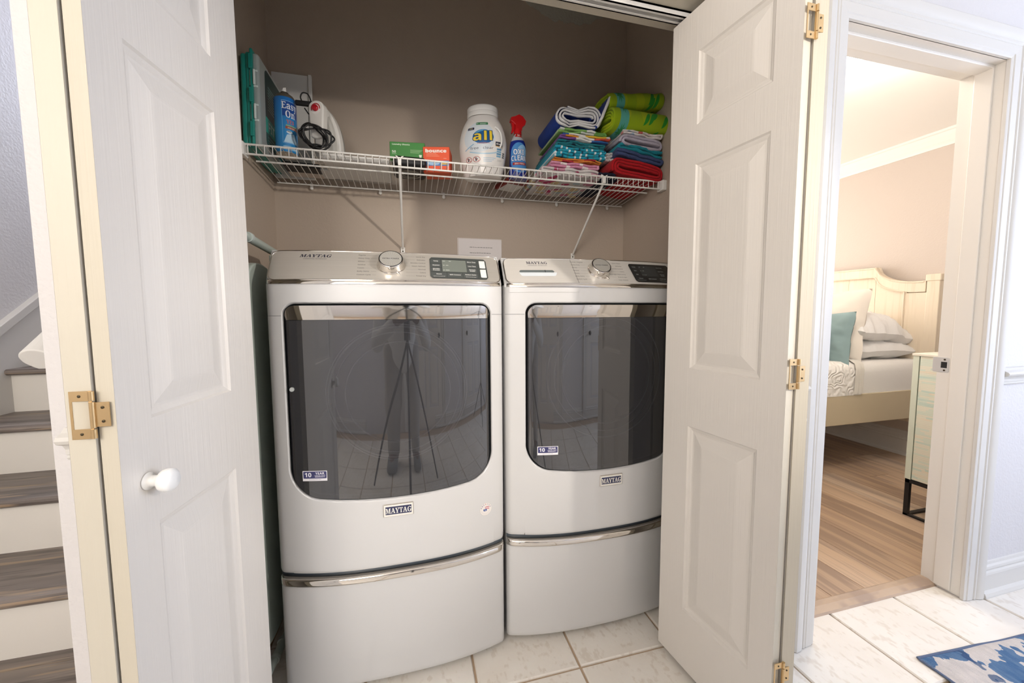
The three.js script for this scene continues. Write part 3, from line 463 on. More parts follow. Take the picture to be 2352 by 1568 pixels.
  const fg = flatUV(new THREE.CircleGeometry(0.031, 48), 0.062, 0.062); add('knob_cap', turn(fg.rotateX(-Math.PI / 2).translate(0, 0.0296, 0)), mats2.knob, knob);
  add('pointer', turn(RB(0.006, 0.007, 0.016, 0.0025, 0, 0.006, 0.041).rotateY(0.5)), mat.chrome, knob);
  if (washer) { // detergent drawer: a lower flap line and a long grip recess
    const dr = new THREE.Group(); dr.name = 'detergent_drawer'; o.add(dr);
    add('drawer_front', mrg([sheet(0.012, 0.2405, A(1.234), A(1.249), (x, y) => zf(x, y) + 0.002, 20, 3), sheet(0.012, 0.2405, A(1.2335), A(1.234), (x, y) => zf(x, y) + (y > 1.2338 ? 0.002 : -0.003), 20, 1)]), E, dr);
    add('grip_recess', grid(24, 3, (u, v) => { const x = 0.052 + 0.118 * u, d = Math.min(u, 1 - u) * 0.118, k = d < 0.006 ? 0.006 - Math.sqrt(0.000036 - (0.006 - d) ** 2) : 0; return onPlate(x, 0.41 + k / 0.115 + (0.11 - 2 * k / 0.115) * v, 0.0016); }), S({ color: 0x68706f, roughness: 0.4 }), dr);
    add('grip_lip', grid(24, 3, (u, v) => { const x = 0.052 + 0.124 * u, d = Math.min(u, 1 - u) * 0.12, k = d < 0.012 ? 0.012 - Math.sqrt(0.000144 - (0.012 - d) ** 2) : 0; return onPlate(x, 0.28 + k / 0.115 + (0.13 - k / 0.115) * v, 0.0016 + 0.002 * v); }), S({ color: 0xd6dcdf, roughness: 0.35 }), dr);
    add('grip_divider', grid(1, 1, (u, v) => onPlate(0.1375 + 0.0022 * u, 0.41 + 0.11 * v, 0.0022)), mat.black, dr);
  }
  return o;
}
function makePedestal(name, label, px, pz) {
  const o = thing(name, label, 'pedestal', [px, 0, pz]), rx = 0.014;
  const edge = (x, y) => { const q = Math.min(Math.max(0, Math.min(x, MW - x)), rx), b = Math.max(0, y - 0.02), ry = 0.01; let z = rx - Math.sqrt(rx * rx - (rx - q) ** 2); if (b < ry) z += ry - Math.sqrt(ry * ry - (ry - b) ** 2); return z; };
  const bul = (x, y) => (0.04 + 0.013 * (y - 0.02) / 0.34) * swell(x), zf = (x, y) => bul(x, y) + 0.005 - edge(x, y), A = (y) => () => y;
  M('base', RB(MW - 0.004, 0.372, 0.64, 0.006, MW / 2, 0.207, -0.333), mat.enamel, o);
  for (const [x, z] of [[0.05, -0.06], [MW - 0.05, -0.06], [0.05, -0.6], [MW - 0.05, -0.6]]) M('foot', cyl(0.018, 0.022, 0.022).translate(x, 0.011, z), mat.dark, o);
  const d = M('drawer', mrg([sheet(0, MW, A(0.02), A(0.364), zf, 60, 20), sheet(0, MW, A(0.02), A(0.0201), (x, y) => y < 0.02005 ? -0.012 : zf(x, 0.02), 30, 1), sheet(0, MW, A(0.364), A(0.3641), (x, y) => y > 0.36405 ? -0.012 : zf(x, 0.364), 30, 1)]), mat.enamel, o);
  const pr = [[0.004, 0.361], [0.010, 0.361], [0.0135, 0.3635], [0.0145, 0.368], [0.014, 0.377], [0.012, 0.3815], [0.006, 0.384], [-0.012, 0.3855]];
  M('chrome_handle', grid(80, pr.length - 1, (u, v) => { const s = 0.5 - 0.5 * Math.cos(Math.PI * u), x = 0.001 + (MW - 0.002) * s, [q, y] = pr[Math.round(v * (pr.length - 1))]; return [x, y, 0.053 * swell(x) + q * (0.35 + 0.65 * Math.min(1, Math.sin(Math.PI * u) * 3)) - edge(x, 0.3) * 0.8]; }), mat.chrome, d);
  M('handle_recess', sheet(0.002, MW - 0.002, A(0.38), A(0.3955), (x) => 0.053 * swell(x) - 0.012, 40, 1), S({ color: 0x3c4650, roughness: 0.4 }), o);
  return o;
}
makePedestal('laundry_pedestal', 'white drawer pedestal with chrome handle under the dryer, the nearer one on the left', 0, 0);
makePedestal('laundry_pedestal', 'white drawer pedestal with chrome handle under the washer, partly behind the right folding door', 0.7, -0.018);
makeMachine(false, 'clothes_dryer', 'white front-loading dryer with brushed steel console and full width of dark glass door in view', 'dryer', 0, 0);
makeMachine(true, 'washing_machine', 'white front-loading washer with detergent drawer, half hidden behind the right folding door', 'washer', 0.7, -0.018);

// ---------- bare strip where the wall paint stops short of the ceiling ----------
{
  const up = [], lo = [], r = rng(77);
  for (let i = 0; i <= 90; i++) { const x = 0.86 + 0.64 * i / 90, e = Math.sin(Math.PI * i / 90); up.push([x, 2.747]); lo.push([x, 2.747 - e * (0.07 + 0.03 * fbm(i / 90, 0.3, 14, 3, 3) * 2 + 0.012 * r())]); }
  const m = M('bare_plaster', extr([...lo, ...up.reverse()], 0.0012).translate(0, 0, -0.7), S({ color: 0xb9b7ac, roughness: 0.9, bumpMap: peel, bumpScale: 0.002 }), scene.getObjectByName('wall_closet_back'));
}

// ---------- wire shelf ----------
const deckY = (z) => 1.738 + (z + 0.69) * 0.058;   // height of the wires' upper side
{
  const o = thing('wire_shelf', 'white wire closet shelf on two slanted braces above the machines', 'shelf', [0, 0, 0]);
  const xa = -0.155, xb = 1.515, W = mat.wire;
  const rails = [['front_rail', 1.7605, -0.35, 0.0036], ['front_rail', 1.7275, -0.35, 0.0036], ['support_rail', 1.7405, -0.455, 0.0034], ['back_rail', 1.7365, -0.688, 0.0034]];
  for (const [n, y, z, r] of rails) M(n, rod([xa, y, z], [xb, y, z], r), W, o);
  const cg = tube([[0, 1.728, -0.3465], [0, 1.745, -0.3465], [0, 1.7605, -0.3468], [0, 1.7645, -0.3505], [0, 1.7625, -0.36], [0, 1.7555, -0.46], [0, 1.7465, -0.58], [0, 1.739, -0.689]], 0.00155, 36, 6);
  for (let k = 0; k < 65; k++) M('cross_wire', cg, W, o).position.x = xa + 0.012 + k * 0.0257;
  for (const [x, s] of [[-0.162, 1], [1.5245, -1]]) M('end_bracket', RB(0.022, 0.046, 0.045, 0.004, x, 1.742, -0.352), W, o);
  for (let k = 0; k < 6; k++) M('wall_clip', mrg([new THREE.SphereGeometry(0.008, 14, 8).scale(1, 1, 0.7).translate(0, -0.008, 0), RB(0.012, 0.02, 0.012, 0.003, 0, 0.004, -0.004)]), W, o).position.set(-0.02 + k * 0.29, 1.731, -0.69);
  for (const [x0, x1] of [[0.367, 0.364], [1.23, 1.233]]) {
    const b = M('brace', rod([x0, 1.735, -0.352], [x1, 1.472, -0.692], 0.0052, 12), W, o);
    M('brace_hook', extr([[-0.014, 0.014], [-0.006, 0.004], [-0.005, -0.02], [0.005, -0.02], [0.006, 0.004], [0.014, 0.014], [0.008, 0.012], [0, 0.0], [-0.008, 0.012]], 0.006, 0.001).translate(x0, 1.752, -0.349), W, b);
    M('brace_foot', RB(0.02, 0.034, 0.006, 0.002, x1, 1.462, -0.695), W, b);
    M('screw', new THREE.SphereGeometry(0.0035, 10, 6).scale(1, 1, 0.5).translate(x1, 1.46, -0.6915), mat.screw, b);
  }
}
// ---------- things on the shelf ----------
{ // teal case standing on edge
  const teal = P({ color: 0x10897d, roughness: 0.38, clearcoat: 0.2 }), clear = P({ color: 0xdfe6e4, roughness: 0.28, transmission: 0.55, thickness: 0, side: THREE.DoubleSide });
  const o = thing('storage_case', 'teal plastic case with clear latched lid standing on edge at the left shelf end', 'storage case', [-0.144, 1.757, -0.505]);
  o.rotation.z = -0.02;
  M('case_body', mrg([RB(0.022, 0.322, 0.27, 0.01, -0.013, 0.161, 0), RB(0.022, 0.326, 0.276, 0.01, 0.003, 0.164, 0)]), teal, o);
  M('rim', RB(0.01, 0.334, 0.292, 0.005, 0.014, 0.168, 0), teal, o);
  M('lid', RB(0.024, 0.318, 0.28, 0.01, 0.025, 0.164, 0), clear, o);
  const lab = ctex(512, 640, (g, w, h) => { g.fillStyle = '#10302f'; g.fillRect(0, 0, w, h); g.fillStyle = '#0a1f24'; g.fillRect(0, 200, w, 180); for (let i = 0; i < 9; i++) { g.fillStyle = '#6f9490'; g.fillRect(60, 120 + i * 24, 180 + (i * 53) % 90, 9); } g.fillStyle = '#19a291'; g.fillRect(0, 400, w, 130); text(g, 'FIT', 130, 465, 110, '#d9f0ec', { bold: 1 }); g.fillStyle = '#0e4a4a'; g.fillRect(0, 530, w, 110); for (let i = 0; i < 3; i++) { g.fillStyle = '#5fa8a0'; g.fillRect(40, 556 + i * 26, 300, 8); } });
  M('label_card', flatUV(extr(rrect(0.21, 0.27, 0.02), 0.001), 0.21, 0.27).rotateY(Math.PI / 2).translate(0.0372, 0.17, -0.02), S({ map: lab, roughness: 0.45 }), o);
  for (const y of [0.235, 0.12]) M('latch', mrg([RB(0.007, 0.052, 0.005, 0.002, 0.024, y + 0.002, 0.148), RB(0.024, 0.007, 0.005, 0.002, 0.02, y + 0.028, 0.138), RB(0.024, 0.007, 0.005, 0.002, 0.02, y - 0.024, 0.138), RB(0.006, 0.052, 0.005, 0.002, 0.01, y + 0.002, 0.138)]), P({ color: 0xd7e2de, roughness: 0.3 }), o);
  for (const y of [0.29, 0.178, 0.062]) M('rim_tab', RB(0.014, 0.05, 0.008, 0.003, 0.013, y, 0.146), teal, o);
}
{ // blue starch can
  const t = ctex(1024, 640, (g, w, h) => {
    const gr = g.createLinearGradient(0, 0, 0, h); gr.addColorStop(0, '#1c6fc0'); gr.addColorStop(0.55, '#2f8fd0'); gr.addColorStop(1, '#1f86c9'); g.fillStyle = gr; g.fillRect(0, 0, w, h);
    const c = w * 0.545; g.fillStyle = '#1d4d9c'; g.fillRect(c - 78, 50, 300, 170); g.strokeStyle = '#9cc8ea'; g.lineWidth = 5; g.strokeRect(c - 80, 46, 310, 480);
    text(g, 'Easy', c + 40, 100, 108, '#f1f5f8', { bold: 1, font: 'serif' }); text(g, 'On', c + 44, 196, 108, '#f1f5f8', { bold: 1, font: 'serif' }); text(g, 'YES', c + 40, 282, 62, '#e2683c', { bold: 1, font: 'serif' });
    g.fillStyle = '#9ec27a'; g.fillRect(c - 30, 318, 200, 12); g.fillStyle = '#a6553a'; g.beginPath(); g.roundRect(c - 40, 334, 220, 30, 14); g.fill(); text(g, 'SPEED IRONING', c + 70, 350, 20, '#eedfd2', { bold: 1 });
    g.fillStyle = '#bcdcf0'; g.beginPath(); g.moveTo(c - 20, 430); g.lineTo(c + 90, 410); g.lineTo(c + 170, 520); g.lineTo(c - 70, 520); g.fill(); g.fillStyle = '#d9e6ee'; g.beginPath(); g.ellipse(c + 20, 400, 46, 18, 0, 0, 7); g.fill(); g.fillStyle = '#4a5a6a'; g.fillRect(c - 10, 388, 50, 8);
    g.fillStyle = '#8ec1e2'; g.fillRect(c - 80, 560, 300, 44); text(g, 'SPRAY STARCH', c + 60, 583, 24, '#eef6fa', { bold: 1 });
  });
  const o = thing('spray_can', 'blue spray starch can with white nozzle beside the teal case', 'spray can', [-0.04, 1.758, -0.425], 0.15);
  const L = (pts, n = 48) => new THREE.LatheGeometry(pts.map((p) => new THREE.Vector2(...p)), n, -Math.PI, Math.PI * 2);
  const body = L([[0.0368, 0.004], [0.0368, 0.07], [0.0368, 0.14], [0.0368, 0.196], [0.036, 0.199]]); { const u = body.attributes.uv, p = body.attributes.position; for (let i = 0; i < u.count; i++) u.setY(i, p.getY(i) / 0.199); }
  M('can_body', body, P({ map: t, roughness: 0.3, clearcoat: 0.4 }), o);
  M('can_base', L([[0, 0.002], [0.034, 0], [0.0368, 0.002], [0.0365, 0.006]]), mat.steel, o);
  M('shoulder', L([[0.036, 0.199], [0.035, 0.203], [0.029, 0.213], [0.02, 0.219], [0.0135, 0.22], [0.0135, 0.226], [0, 0.226]]), S({ color: 0x7a7468, roughness: 0.4, metalness: 0.5 }), o);
  M('nozzle', mrg([cyl(0.006, 0.007, 0.012, 16).translate(0, 0.231, 0), extr([[-0.006, 0], [0.006, 0], [0.004, 0.012], [-0.003, 0.01]], 0.008, 0.001).translate(0, 0.232, -0.004)]), mat.white, o);
}
{ // white board leaning at the back
  const o = thing('white_board', 'thin white board with a raised edge strip leaning on the back wall behind the iron', 'board', [-0.08, 1.752, -0.672]);
  M('panel', RB(0.15, 0.44, 0.006, 0.001, 0, 0.22, 0), mat.white, o); M('edge_strip', RB(0.014, 0.442, 0.014, 0.002, 0.075, 0.221, 0.004), mat.white, o);
  o.rotation.x = -0.02;
}
{ // iron standing on its heel with its cord
  const o = thing('steam_iron', 'white steam iron standing on its heel with red dial and coiled black cord', 'iron', [0.09, 1.76, -0.44], -0.34);
  const plastic = P({ color: 0xe6e4de, roughness: 0.3, clearcoat: 0.4 });
  const out = new THREE.Shape(); out.moveTo(-0.05, 0.004); out.bezierCurveTo(-0.058, 0.08, -0.042, 0.15, 0, 0.196); out.bezierCurveTo(0.042, 0.15, 0.058, 0.08, 0.05, 0.004); out.lineTo(-0.05, 0.004);
  M('soleplate', extr(out, 0.005, 0.0015).translate(0, 0, -0.05), S({ color: 0xb7b7b4, roughness: 0.3, metalness: 0.7 }), o);
  M('skirt', extr(out, 0.02, 0.006).scale(0.93, 0.97, 1).translate(0, 0.004, -0.038), plastic, o);
  M('water_tank', extr(out, 0.012, 0.012).scale(0.66, 0.86, 1).translate(0, 0.006, -0.014), P({ color: 0xd9d7d0, roughness: 0.25, transmission: 0.2, thickness: 0 }), o);
  const hs = new THREE.Shape(); hs.moveTo(-0.017, 0.07); hs.lineTo(-0.024, 0.17); hs.bezierCurveTo(-0.022, 0.196, 0.022, 0.196, 0.024, 0.17); hs.lineTo(0.017, 0.07); hs.quadraticCurveTo(0, 0.06, -0.017, 0.07);
  M('handle', mrg([extr(hs, 0.022, 0.006).translate(0, 0, 0.028), RB(0.034, 0.04, 0.05, 0.008, 0, 0.165, 0.014).toNonIndexed(), RB(0.032, 0.03, 0.06, 0.008, 0, 0.03, 0.012).toNonIndexed(), RB(0.03, 0.06, 0.02, 0.008, 0, 0.055, 0.036).toNonIndexed()]), plastic, o);
  const dt = ctex(128, 128, (g, w) => { g.fillStyle = '#ecebe6'; g.fillRect(0, 0, w, w); g.strokeStyle = '#b03038'; g.lineWidth = 12; g.beginPath(); g.arc(64, 64, 50, Math.PI * 0.85, Math.PI * 2.05); g.stroke(); });
  M('dial_ring', flatUV(new THREE.CircleGeometry(0.021, 32), 0.042, 0.042).translate(0, 0.166, 0.0565), S({ map: dt, roughness: 0.4 }), o);
  M('dial', new THREE.LatheGeometry([[0.0115, 0], [0.0115, 0.006], [0.009, 0.0085], [0, 0.009]].map((p) => new THREE.Vector2(...p)), 24).rotateX(Math.PI / 2).translate(0, 0.166, 0.0565), P({ color: 0xb81626, roughness: 0.25, clearcoat: 0.6 }), o);
  const c = thing('power_cord', 'coiled black power cord with plug hanging in front of the white iron', 'cord', [0.03, 1.76, -0.375]);
  const r = rng(21), P3 = [];
  for (let i = 0; i < 46; i++) { const a = i * 0.72, k = 0.034 + 0.014 * r(), tl = 0.5 * Math.sin(i * 0.21) - 0.5, X = k * 1.2 * Math.cos(a), Y = k * 0.85 * Math.sin(a); P3.push([0.038 + X * Math.cos(tl) - Y * Math.sin(tl) + 0.012 * Math.sin(i * 0.23), 0.056 + X * Math.sin(tl) + Y * Math.cos(tl), 0.006 * r() + 0.012 * Math.sin(i * 0.5)]); }
  M('cord_loops', tube(P3, 0.0032, 420, 7), mat.black, c);
  M('cord_loop', tube([[-0.004, 0.185, -0.03], [-0.012, 0.208, -0.03], [-0.004, 0.224, -0.03], [0.012, 0.222, -0.03], [0.022, 0.2, -0.03], [0.024, 0.16, -0.03], [0.016, 0.15, -0.03], [0.0, 0.17, -0.03]], 0.0024, 60, 7), mat.black, c);
  M('plug', mrg([RB(0.05, 0.017, 0.014, 0.004, -0.005, 0.186, -0.03), RB(0.036, 0.006, 0.008, 0.002, 0.034, 0.193, -0.03), RB(0.036, 0.006, 0.008, 0.002, 0.034, 0.181, -0.03)]), mat.black, c);
}
{ // clear pack of white folded liners lying behind the front rail
  const o = thing('plastic_pack', 'flat clear pack of white folded liners lying in front of the iron on the shelf', 'pack', [0.2, 1.755, -0.53]);
  M('contents', RB(0.25, 0.02, 0.24, 0.006, 0, 0.012, 0), S({ color: 0xeceae6, roughness: 0.7, bumpMap: weave, bumpScale: 0.0005 }), o);
  const r = rng(8), g = grid(24, 14, (u, v) => { const a = v * Math.PI; return [(u - 0.5) * 0.29, 0.002 + 0.036 * Math.sin(a) * (0.55 + 0.6 * fbm(u, v, 6, 4, 2)), -Math.cos(a) * 0.135]; });
  M('wrapper', g, P({ color: 0xf4f4f2, roughness: 0.12, transmission: 0.8, thickness: 0, side: THREE.DoubleSide }), o);
}
{ // flat cartons below the case
  const o = thing('small_carton', 'small flat black and white carton lying on the shelf under the spray can', 'carton', [-0.02, 1.754, -0.585], 0.05);
  M('carton', RB(0.13, 0.016, 0.13, 0.002, 0, 0.009, 0), S({ color: 0xd8cdc2, roughness: 0.6 }), o); M('printed_band', RB(0.132, 0.0165, 0.075, 0.002, 0, 0.009, 0.03), S({ color: 0x1a1a1c, roughness: 0.5 }), o);
  const s = thing('sachet', 'white clear-edged sachet lying on the shelf in front of the white board', 'sachet', [0.062, 1.756, -0.6]);
  M('pouch', RB(0.05, 0.01, 0.11, 0.004, 0, 0.006, 0), P({ color: 0xe7e6e2, roughness: 0.3 }), s); M('beige_strip', RB(0.012, 0.012, 0.112, 0.002, -0.03, 0.007, 0), S({ color: 0xb79a78, roughness: 0.6 }), s);
}
function carton(name, label, w, h, d, pos, turn, front, side, under) {
  const o = thing(name, label, 'box', pos, turn), m = (x) => x.isTexture ? S({ map: x, roughness: 0.5 }) : S({ color: x, roughness: 0.5 });
  M('carton', RB(w, h, d, 0.0025, 0, h / 2, 0), m(side), o);
  M('front_print', flatUV(new THREE.PlaneGeometry(w - 0.004, h - 0.004), w - 0.004, h - 0.004).translate(0, h / 2, d / 2 + 0.0005), m(front), o);
  if (under) M('base_flap', RB(w * 0.96, 0.002, d * 0.96, 0.0008, 0, 0.0, 0), m(under), o);
  return o;
}
{
  const o = thing('black_canister', 'round-cornered black plastic canister with ringed base under the green box', 'canister', [0.405, 1.755, -0.5]);
  M('shell', RB(0.135, 0.043, 0.17, 0.018, 0, 0.0225, 0), mat.black, o);
  M('base_ring', mrg([[0.045, 0.003], [0.03, 0.0025]].map(([R, r]) => new THREE.TorusGeometry(R, r, 8, 40).rotateX(Math.PI / 2).translate(0, 0.001, -0.01))), S({ color: 0xa09a8c, roughness: 0.4 }), o);
  const gT = ctex(512, 288, (g, w, h) => { g.fillStyle = '#3f8a3d'; g.fillRect(0, 0, w, h); text(g, 'Laundry Sheets', 28, 36, 36, '#e8efdf', { align: 'left', bold: 1 }); text(g, '50', 56, 160, 56, '#e8efdf', { bold: 1 }); text(g, 'sheets', 60, 196, 22, '#cfe0c4', {}); g.fillStyle = '#9dc08f'; for (let i = 0; i < 4; i++) g.fillRect(300, 120 + i * 16, 190 - i * 18, 6); g.fillStyle = '#e3ecd8'; g.beginPath(); g.moveTo(428, 200); g.lineTo(474, 200); g.lineTo(466, 250); g.lineTo(438, 250); g.fill(); });
  carton('laundry_sheet_box', 'green box of laundry sheets standing on the black canister', 0.142, 0.072, 0.06, [0.4, 1.8, -0.5], -0.12, gT, 0x3d7a38);
  const oT = ctex(512, 600, (g, w, h) => { g.fillStyle = '#e8562a'; g.fillRect(0, 0, w, h); text(g, 'bounce', 250, 92, 108, '#f3ede6', { bold: 1, sx: 1.12, stroke: '#f3ede6', lw: 6 }); for (let i = 0; i < 3; i++) { g.fillStyle = '#f4a98a'; g.fillRect(60, 150 + i * 34, 200 + i * 30, 9); } g.fillStyle = '#f4c8b4'; g.fillRect(400, 270, 60, 8); g.fillStyle = '#3f79b5'; g.fillRect(0, 330, w, 130); g.fillStyle = '#9fc0dc'; g.beginPath(); g.ellipse(200, 400, 120, 46, 0, 0, 7); g.fill(); g.fillStyle = '#d8b05a'; g.fillRect(360, 370, 110, 60); });
  carton('dryer_sheet_box', 'bright orange box of dryer sheets beside the green box', 0.11, 0.102, 0.09, [0.522, 1.7535, -0.49], -0.22, oT, 0xd14a20, 0xd9582c);
  const b = thing('flat_carton', 'flat white and dark red carton lying on the shelf behind the spray bottle', 'carton', [0.865, 1.7535, -0.56], 0.3);
  M('carton', RB(0.1, 0.02, 0.14, 0.002, 0, 0.011, 0), S({ color: 0x7c2620, roughness: 0.6 }), b); M('white_panel', B(0.085, 0.002, 0.1, 0.004, 0.0004, -0.015), S({ color: 0xe2e0dc, roughness: 0.6 }), b);
}
{ // white detergent jar
  const t = ctex(2048, 1024, (g, w, h) => {
    g.fillStyle = '#eeebe6'; g.fillRect(0, 0, w, h); const c = w / 2;
    g.fillStyle = '#dde6ec'; g.beginPath(); g.ellipse(c - 20, 420, 230, 300, 0, 0, 7); g.fill();
    g.fillStyle = '#2f7a4c'; g.beginPath(); g.roundRect(c - 70, 128, 190, 52, 12); g.fill(); text(g, '#1', c - 48, 154, 30, '#e6f0e8', { bold: 1 }); g.fillStyle = '#b9d6c0'; g.fillRect(c - 10, 144, 110, 8); g.fillRect(c - 10, 160, 90, 8);
    g.fillStyle = '#2d3350'; g.beginPath(); g.roundRect(c - 200, 226, 110, 52, 16); g.fill(); text(g, 'NEW', c - 146, 246, 24, '#e3d88a', { bold: 1 }); g.fillStyle = '#a9aec0'; g.fillRect(c - 184, 264, 76, 7);
    g.fillStyle = '#1f6fae'; g.beginPath(); g.ellipse(c + 40, 420, 148, 142, 0, 0, 7); g.fill(); g.fillStyle = '#5fa7d4'; g.beginPath(); g.ellipse(c + 10, 350, 96, 60, -0.4, 0, 7); g.fill(); g.fillStyle = '#1d5f9c'; g.beginPath(); g.ellipse(c + 52, 432, 130, 122, 0, 0, 7); g.fill();
    text(g, 'all', c + 38, 408, 250, '#f2d540', { bold: 1, stroke: '#1c3f74', lw: 22 });
    text(g, 'stainlifters', c + 40, 548, 32, '#c9806c', { italic: 1, bold: 1 });
    g.fillStyle = '#22283c'; g.fillRect(c + 216, 510, 120, 80); text(g, '4in1', c + 276, 550, 50, '#f0eee8', { bold: 1 }); g.fillStyle = '#d9a63a'; g.fillRect(c + 216, 590, 120, 12);
    text(g, 'free   clear', c + 20, 640, 66, '#3d4654', { sx: 1.05 }); g.strokeStyle = '#8db9d6'; g.lineWidth = 16; g.beginPath(); g.moveTo(c - 236, 668); g.quadraticCurveTo(c - 140, 600, c - 90, 560); g.stroke(); g.lineWidth = 22; g.strokeStyle = '#a8cde2'; g.beginPath(); g.moveTo(c - 160, 700); g.quadraticCurveTo(c + 60, 790, c + 240, 716); g.stroke();
    for (let i = 0; i < 4; i++) { g.fillStyle = i % 2 ? '#7fb2d0' : '#5c98c0'; g.fillRect(c + 240, 636 + i * 44, 84, 34); } for (let i = 0; i < 3; i++) { g.fillStyle = '#5a5e62'; g.fillRect(c + 356, 700 + i * 36, 54, 28); }
    for (const x of [-190, -60]) { g.strokeStyle = '#b0524a'; g.lineWidth = 9; g.beginPath(); g.arc(c + x, 850, 52, 0, 7); g.stroke(); g.fillStyle = '#3e4250'; g.beginPath(); g.arc(c + x - 8, 826, 12, 0, 7); g.fill(); g.fillRect(c + x - 18, 840, 22, 40); g.strokeStyle = '#3e4250'; g.lineWidth = 10; g.beginPath(); g.moveTo(c + x, 848); g.lineTo(c + x + 26, 830); g.stroke(); g.strokeStyle = '#b0524a'; g.lineWidth = 8; g.beginPath(); g.moveTo(c + x - 36, 814); g.lineTo(c + x + 36, 886); g.stroke(); }
    g.fillStyle = '#b5cfe0'; for (let i = 0; i < 3; i++) g.fillRect(c + 40, 826 + i * 30, 190 - 30 * i, 12); g.fillStyle = '#c6c4c0'; g.fillRect(c + 260, 850, 100, 8); g.fillRect(c + 260, 870, 80, 8);
  });
  const o = thing('detergent_jar', 'large white detergent jar with yellow lettering on a blue disc and no lid', 'jar', [0.718, 1.7535, -0.49], -0.36);
  const prof = [[0.0, 0.0], [0.072, 0.0], [0.082, 0.006], [0.089, 0.03], [0.098, 0.08], [0.1035, 0.125], [0.1035, 0.155], [0.098, 0.19], [0.087, 0.225], [0.074, 0.25], [0.0675, 0.262], [0.066, 0.268]];
  const g = new THREE.LatheGeometry(new THREE.SplineCurve(prof.map((p) => new THREE.Vector2(...p))).getPoints(40), 64, -Math.PI, Math.PI * 2), p = g.attributes.position, uv = g.attributes.uv;
  for (let i = 0; i < p.count; i++) { const x = p.getX(i), y = p.getY(i); uv.setY(i, (y - 0.03) / 0.225); p.setZ(i, p.getZ(i) * 0.62); const R = Math.hypot(x, p.getZ(i) / 0.62) || 1e-6; uv.setX(i, 0.5 + Math.atan2(x, p.getZ(i) / 0.62) / (2 * Math.PI) * 1.0); }
  g.computeVertexNormals(); M('jar_body', g, P({ map: t, roughness: 0.35, clearcoat: 0.2 }), o);
  M('neck', new THREE.LatheGeometry([[0.0655, 0.264], [0.0675, 0.268], [0.0675, 0.281], [0.0655, 0.283], [0.0655, 0.286], [0.067, 0.289], [0.067, 0.303], [0.064, 0.308], [0.054, 0.309], [0.054, 0.28]].map((q) => new THREE.Vector2(...q)), 64).scale(1, 1, 0.75), mat.white, o);
  o.scale.y = 0.96; M('grip_dent', new THREE.TorusGeometry(0.06, 0.005, 8, 30, 1.8).rotateZ(-0.6).scale(0.75, 1, 0.5).translate(0.045, 0.15, 0.049), mat.white, o);
}
{ // blue trigger spray bottle
  const t = ctex(1024, 768, (g, w, h) => { g.fillStyle = '#1c2f86'; g.fillRect(0, 0, w, h); const c = w / 2; g.fillStyle = '#b9bcc0'; g.beginPath(); g.moveTo(c - 250, 0); g.lineTo(c + 250, 0); g.lineTo(c + 200, 110); g.lineTo(c - 200, 150); g.fill(); g.fillStyle = '#c22420'; g.fillRect(c - 120, 0, 240, 70); text(g, '3in1', c, 36, 54, '#f0e8e0', { bold: 1 });
    g.fillStyle = '#4f8fd0'; g.beginPath(); g.ellipse(c, 420, 190, 250, 0, 0, 7); g.fill(); g.fillStyle = '#8fc0e6'; g.beginPath(); g.ellipse(c + 60, 330, 110, 130, 0.3, 0, 7); g.fill(); text(g, 'OXI', c - 20, 330, 120, '#eef3f6', { bold: 1, stroke: '#2b4f9a', lw: 12, rot: -0.06 }); text(g, 'CLEAN', c - 10, 430, 120, '#eef3f6', { bold: 1, stroke: '#2b4f9a', lw: 12, rot: -0.06, sx: 0.85 }); g.fillStyle = '#a83030'; g.save(); g.translate(c, 520); g.rotate(-0.08); g.fillRect(-130, -22, 260, 44); text(g, 'MAX FORCE', 0, 0, 34, '#f0e4dc', { bold: 1 }); g.restore(); g.fillStyle = '#3b6fc0'; g.fillRect(c - 120, 600, 240, 40); });
  const o = thing('trigger_bottle', 'dark blue stain remover bottle with red trigger sprayer beside the white jar', 'spray bottle', [0.872, 1.756, -0.475], 0.1);
  const g = new THREE.LatheGeometry(new THREE.SplineCurve([[0.001, 0], [0.038, 0.001], [0.041, 0.006], [0.04, 0.05], [0.037, 0.1], [0.038, 0.13], [0.034, 0.16], [0.022, 0.184], [0.0155, 0.194], [0.0145, 0.2]].map((p) => new THREE.Vector2(...p))).getPoints(30), 48, -Math.PI, Math.PI * 2), p = g.attributes.position, uv = g.attributes.uv;
  for (let i = 0; i < p.count; i++) { uv.setY(i, p.getY(i) / 0.2); uv.setX(i, 0.5 + (uv.getX(i) - 0.5) * 0.9); p.setZ(i, p.getZ(i) * 0.7); } g.computeVertexNormals();
  M('bottle_body', g, P({ map: t, roughness: 0.22, clearcoat: 0.5 }), o);
  const red = P({ color: 0xc4161a, roughness: 0.3, clearcoat: 0.3 });
  M('collar', cyl(0.0165, 0.018, 0.022, 28).translate(0, 0.207, 0), red, o);
  M('sprayer_head', extr([[-0.012, 0.216], [0.014, 0.216], [0.016, 0.23], [0.03, 0.242], [0.034, 0.256], [0.02, 0.272], [0.004, 0.278], [-0.014, 0.268], [-0.03, 0.262], [-0.032, 0.25], [-0.02, 0.243], [-0.012, 0.236]], 0.018, 0.003).translate(0, 0, -0.009), red, o);
  M('trigger', extr([[-0.03, 0.244], [-0.02, 0.243], [-0.017, 0.228], [-0.02, 0.21], [-0.026, 0.2], [-0.03, 0.2], [-0.027, 0.214], [-0.026, 0.228]], 0.01, 0.0015).translate(0, 0, -0.005), red, o);
}
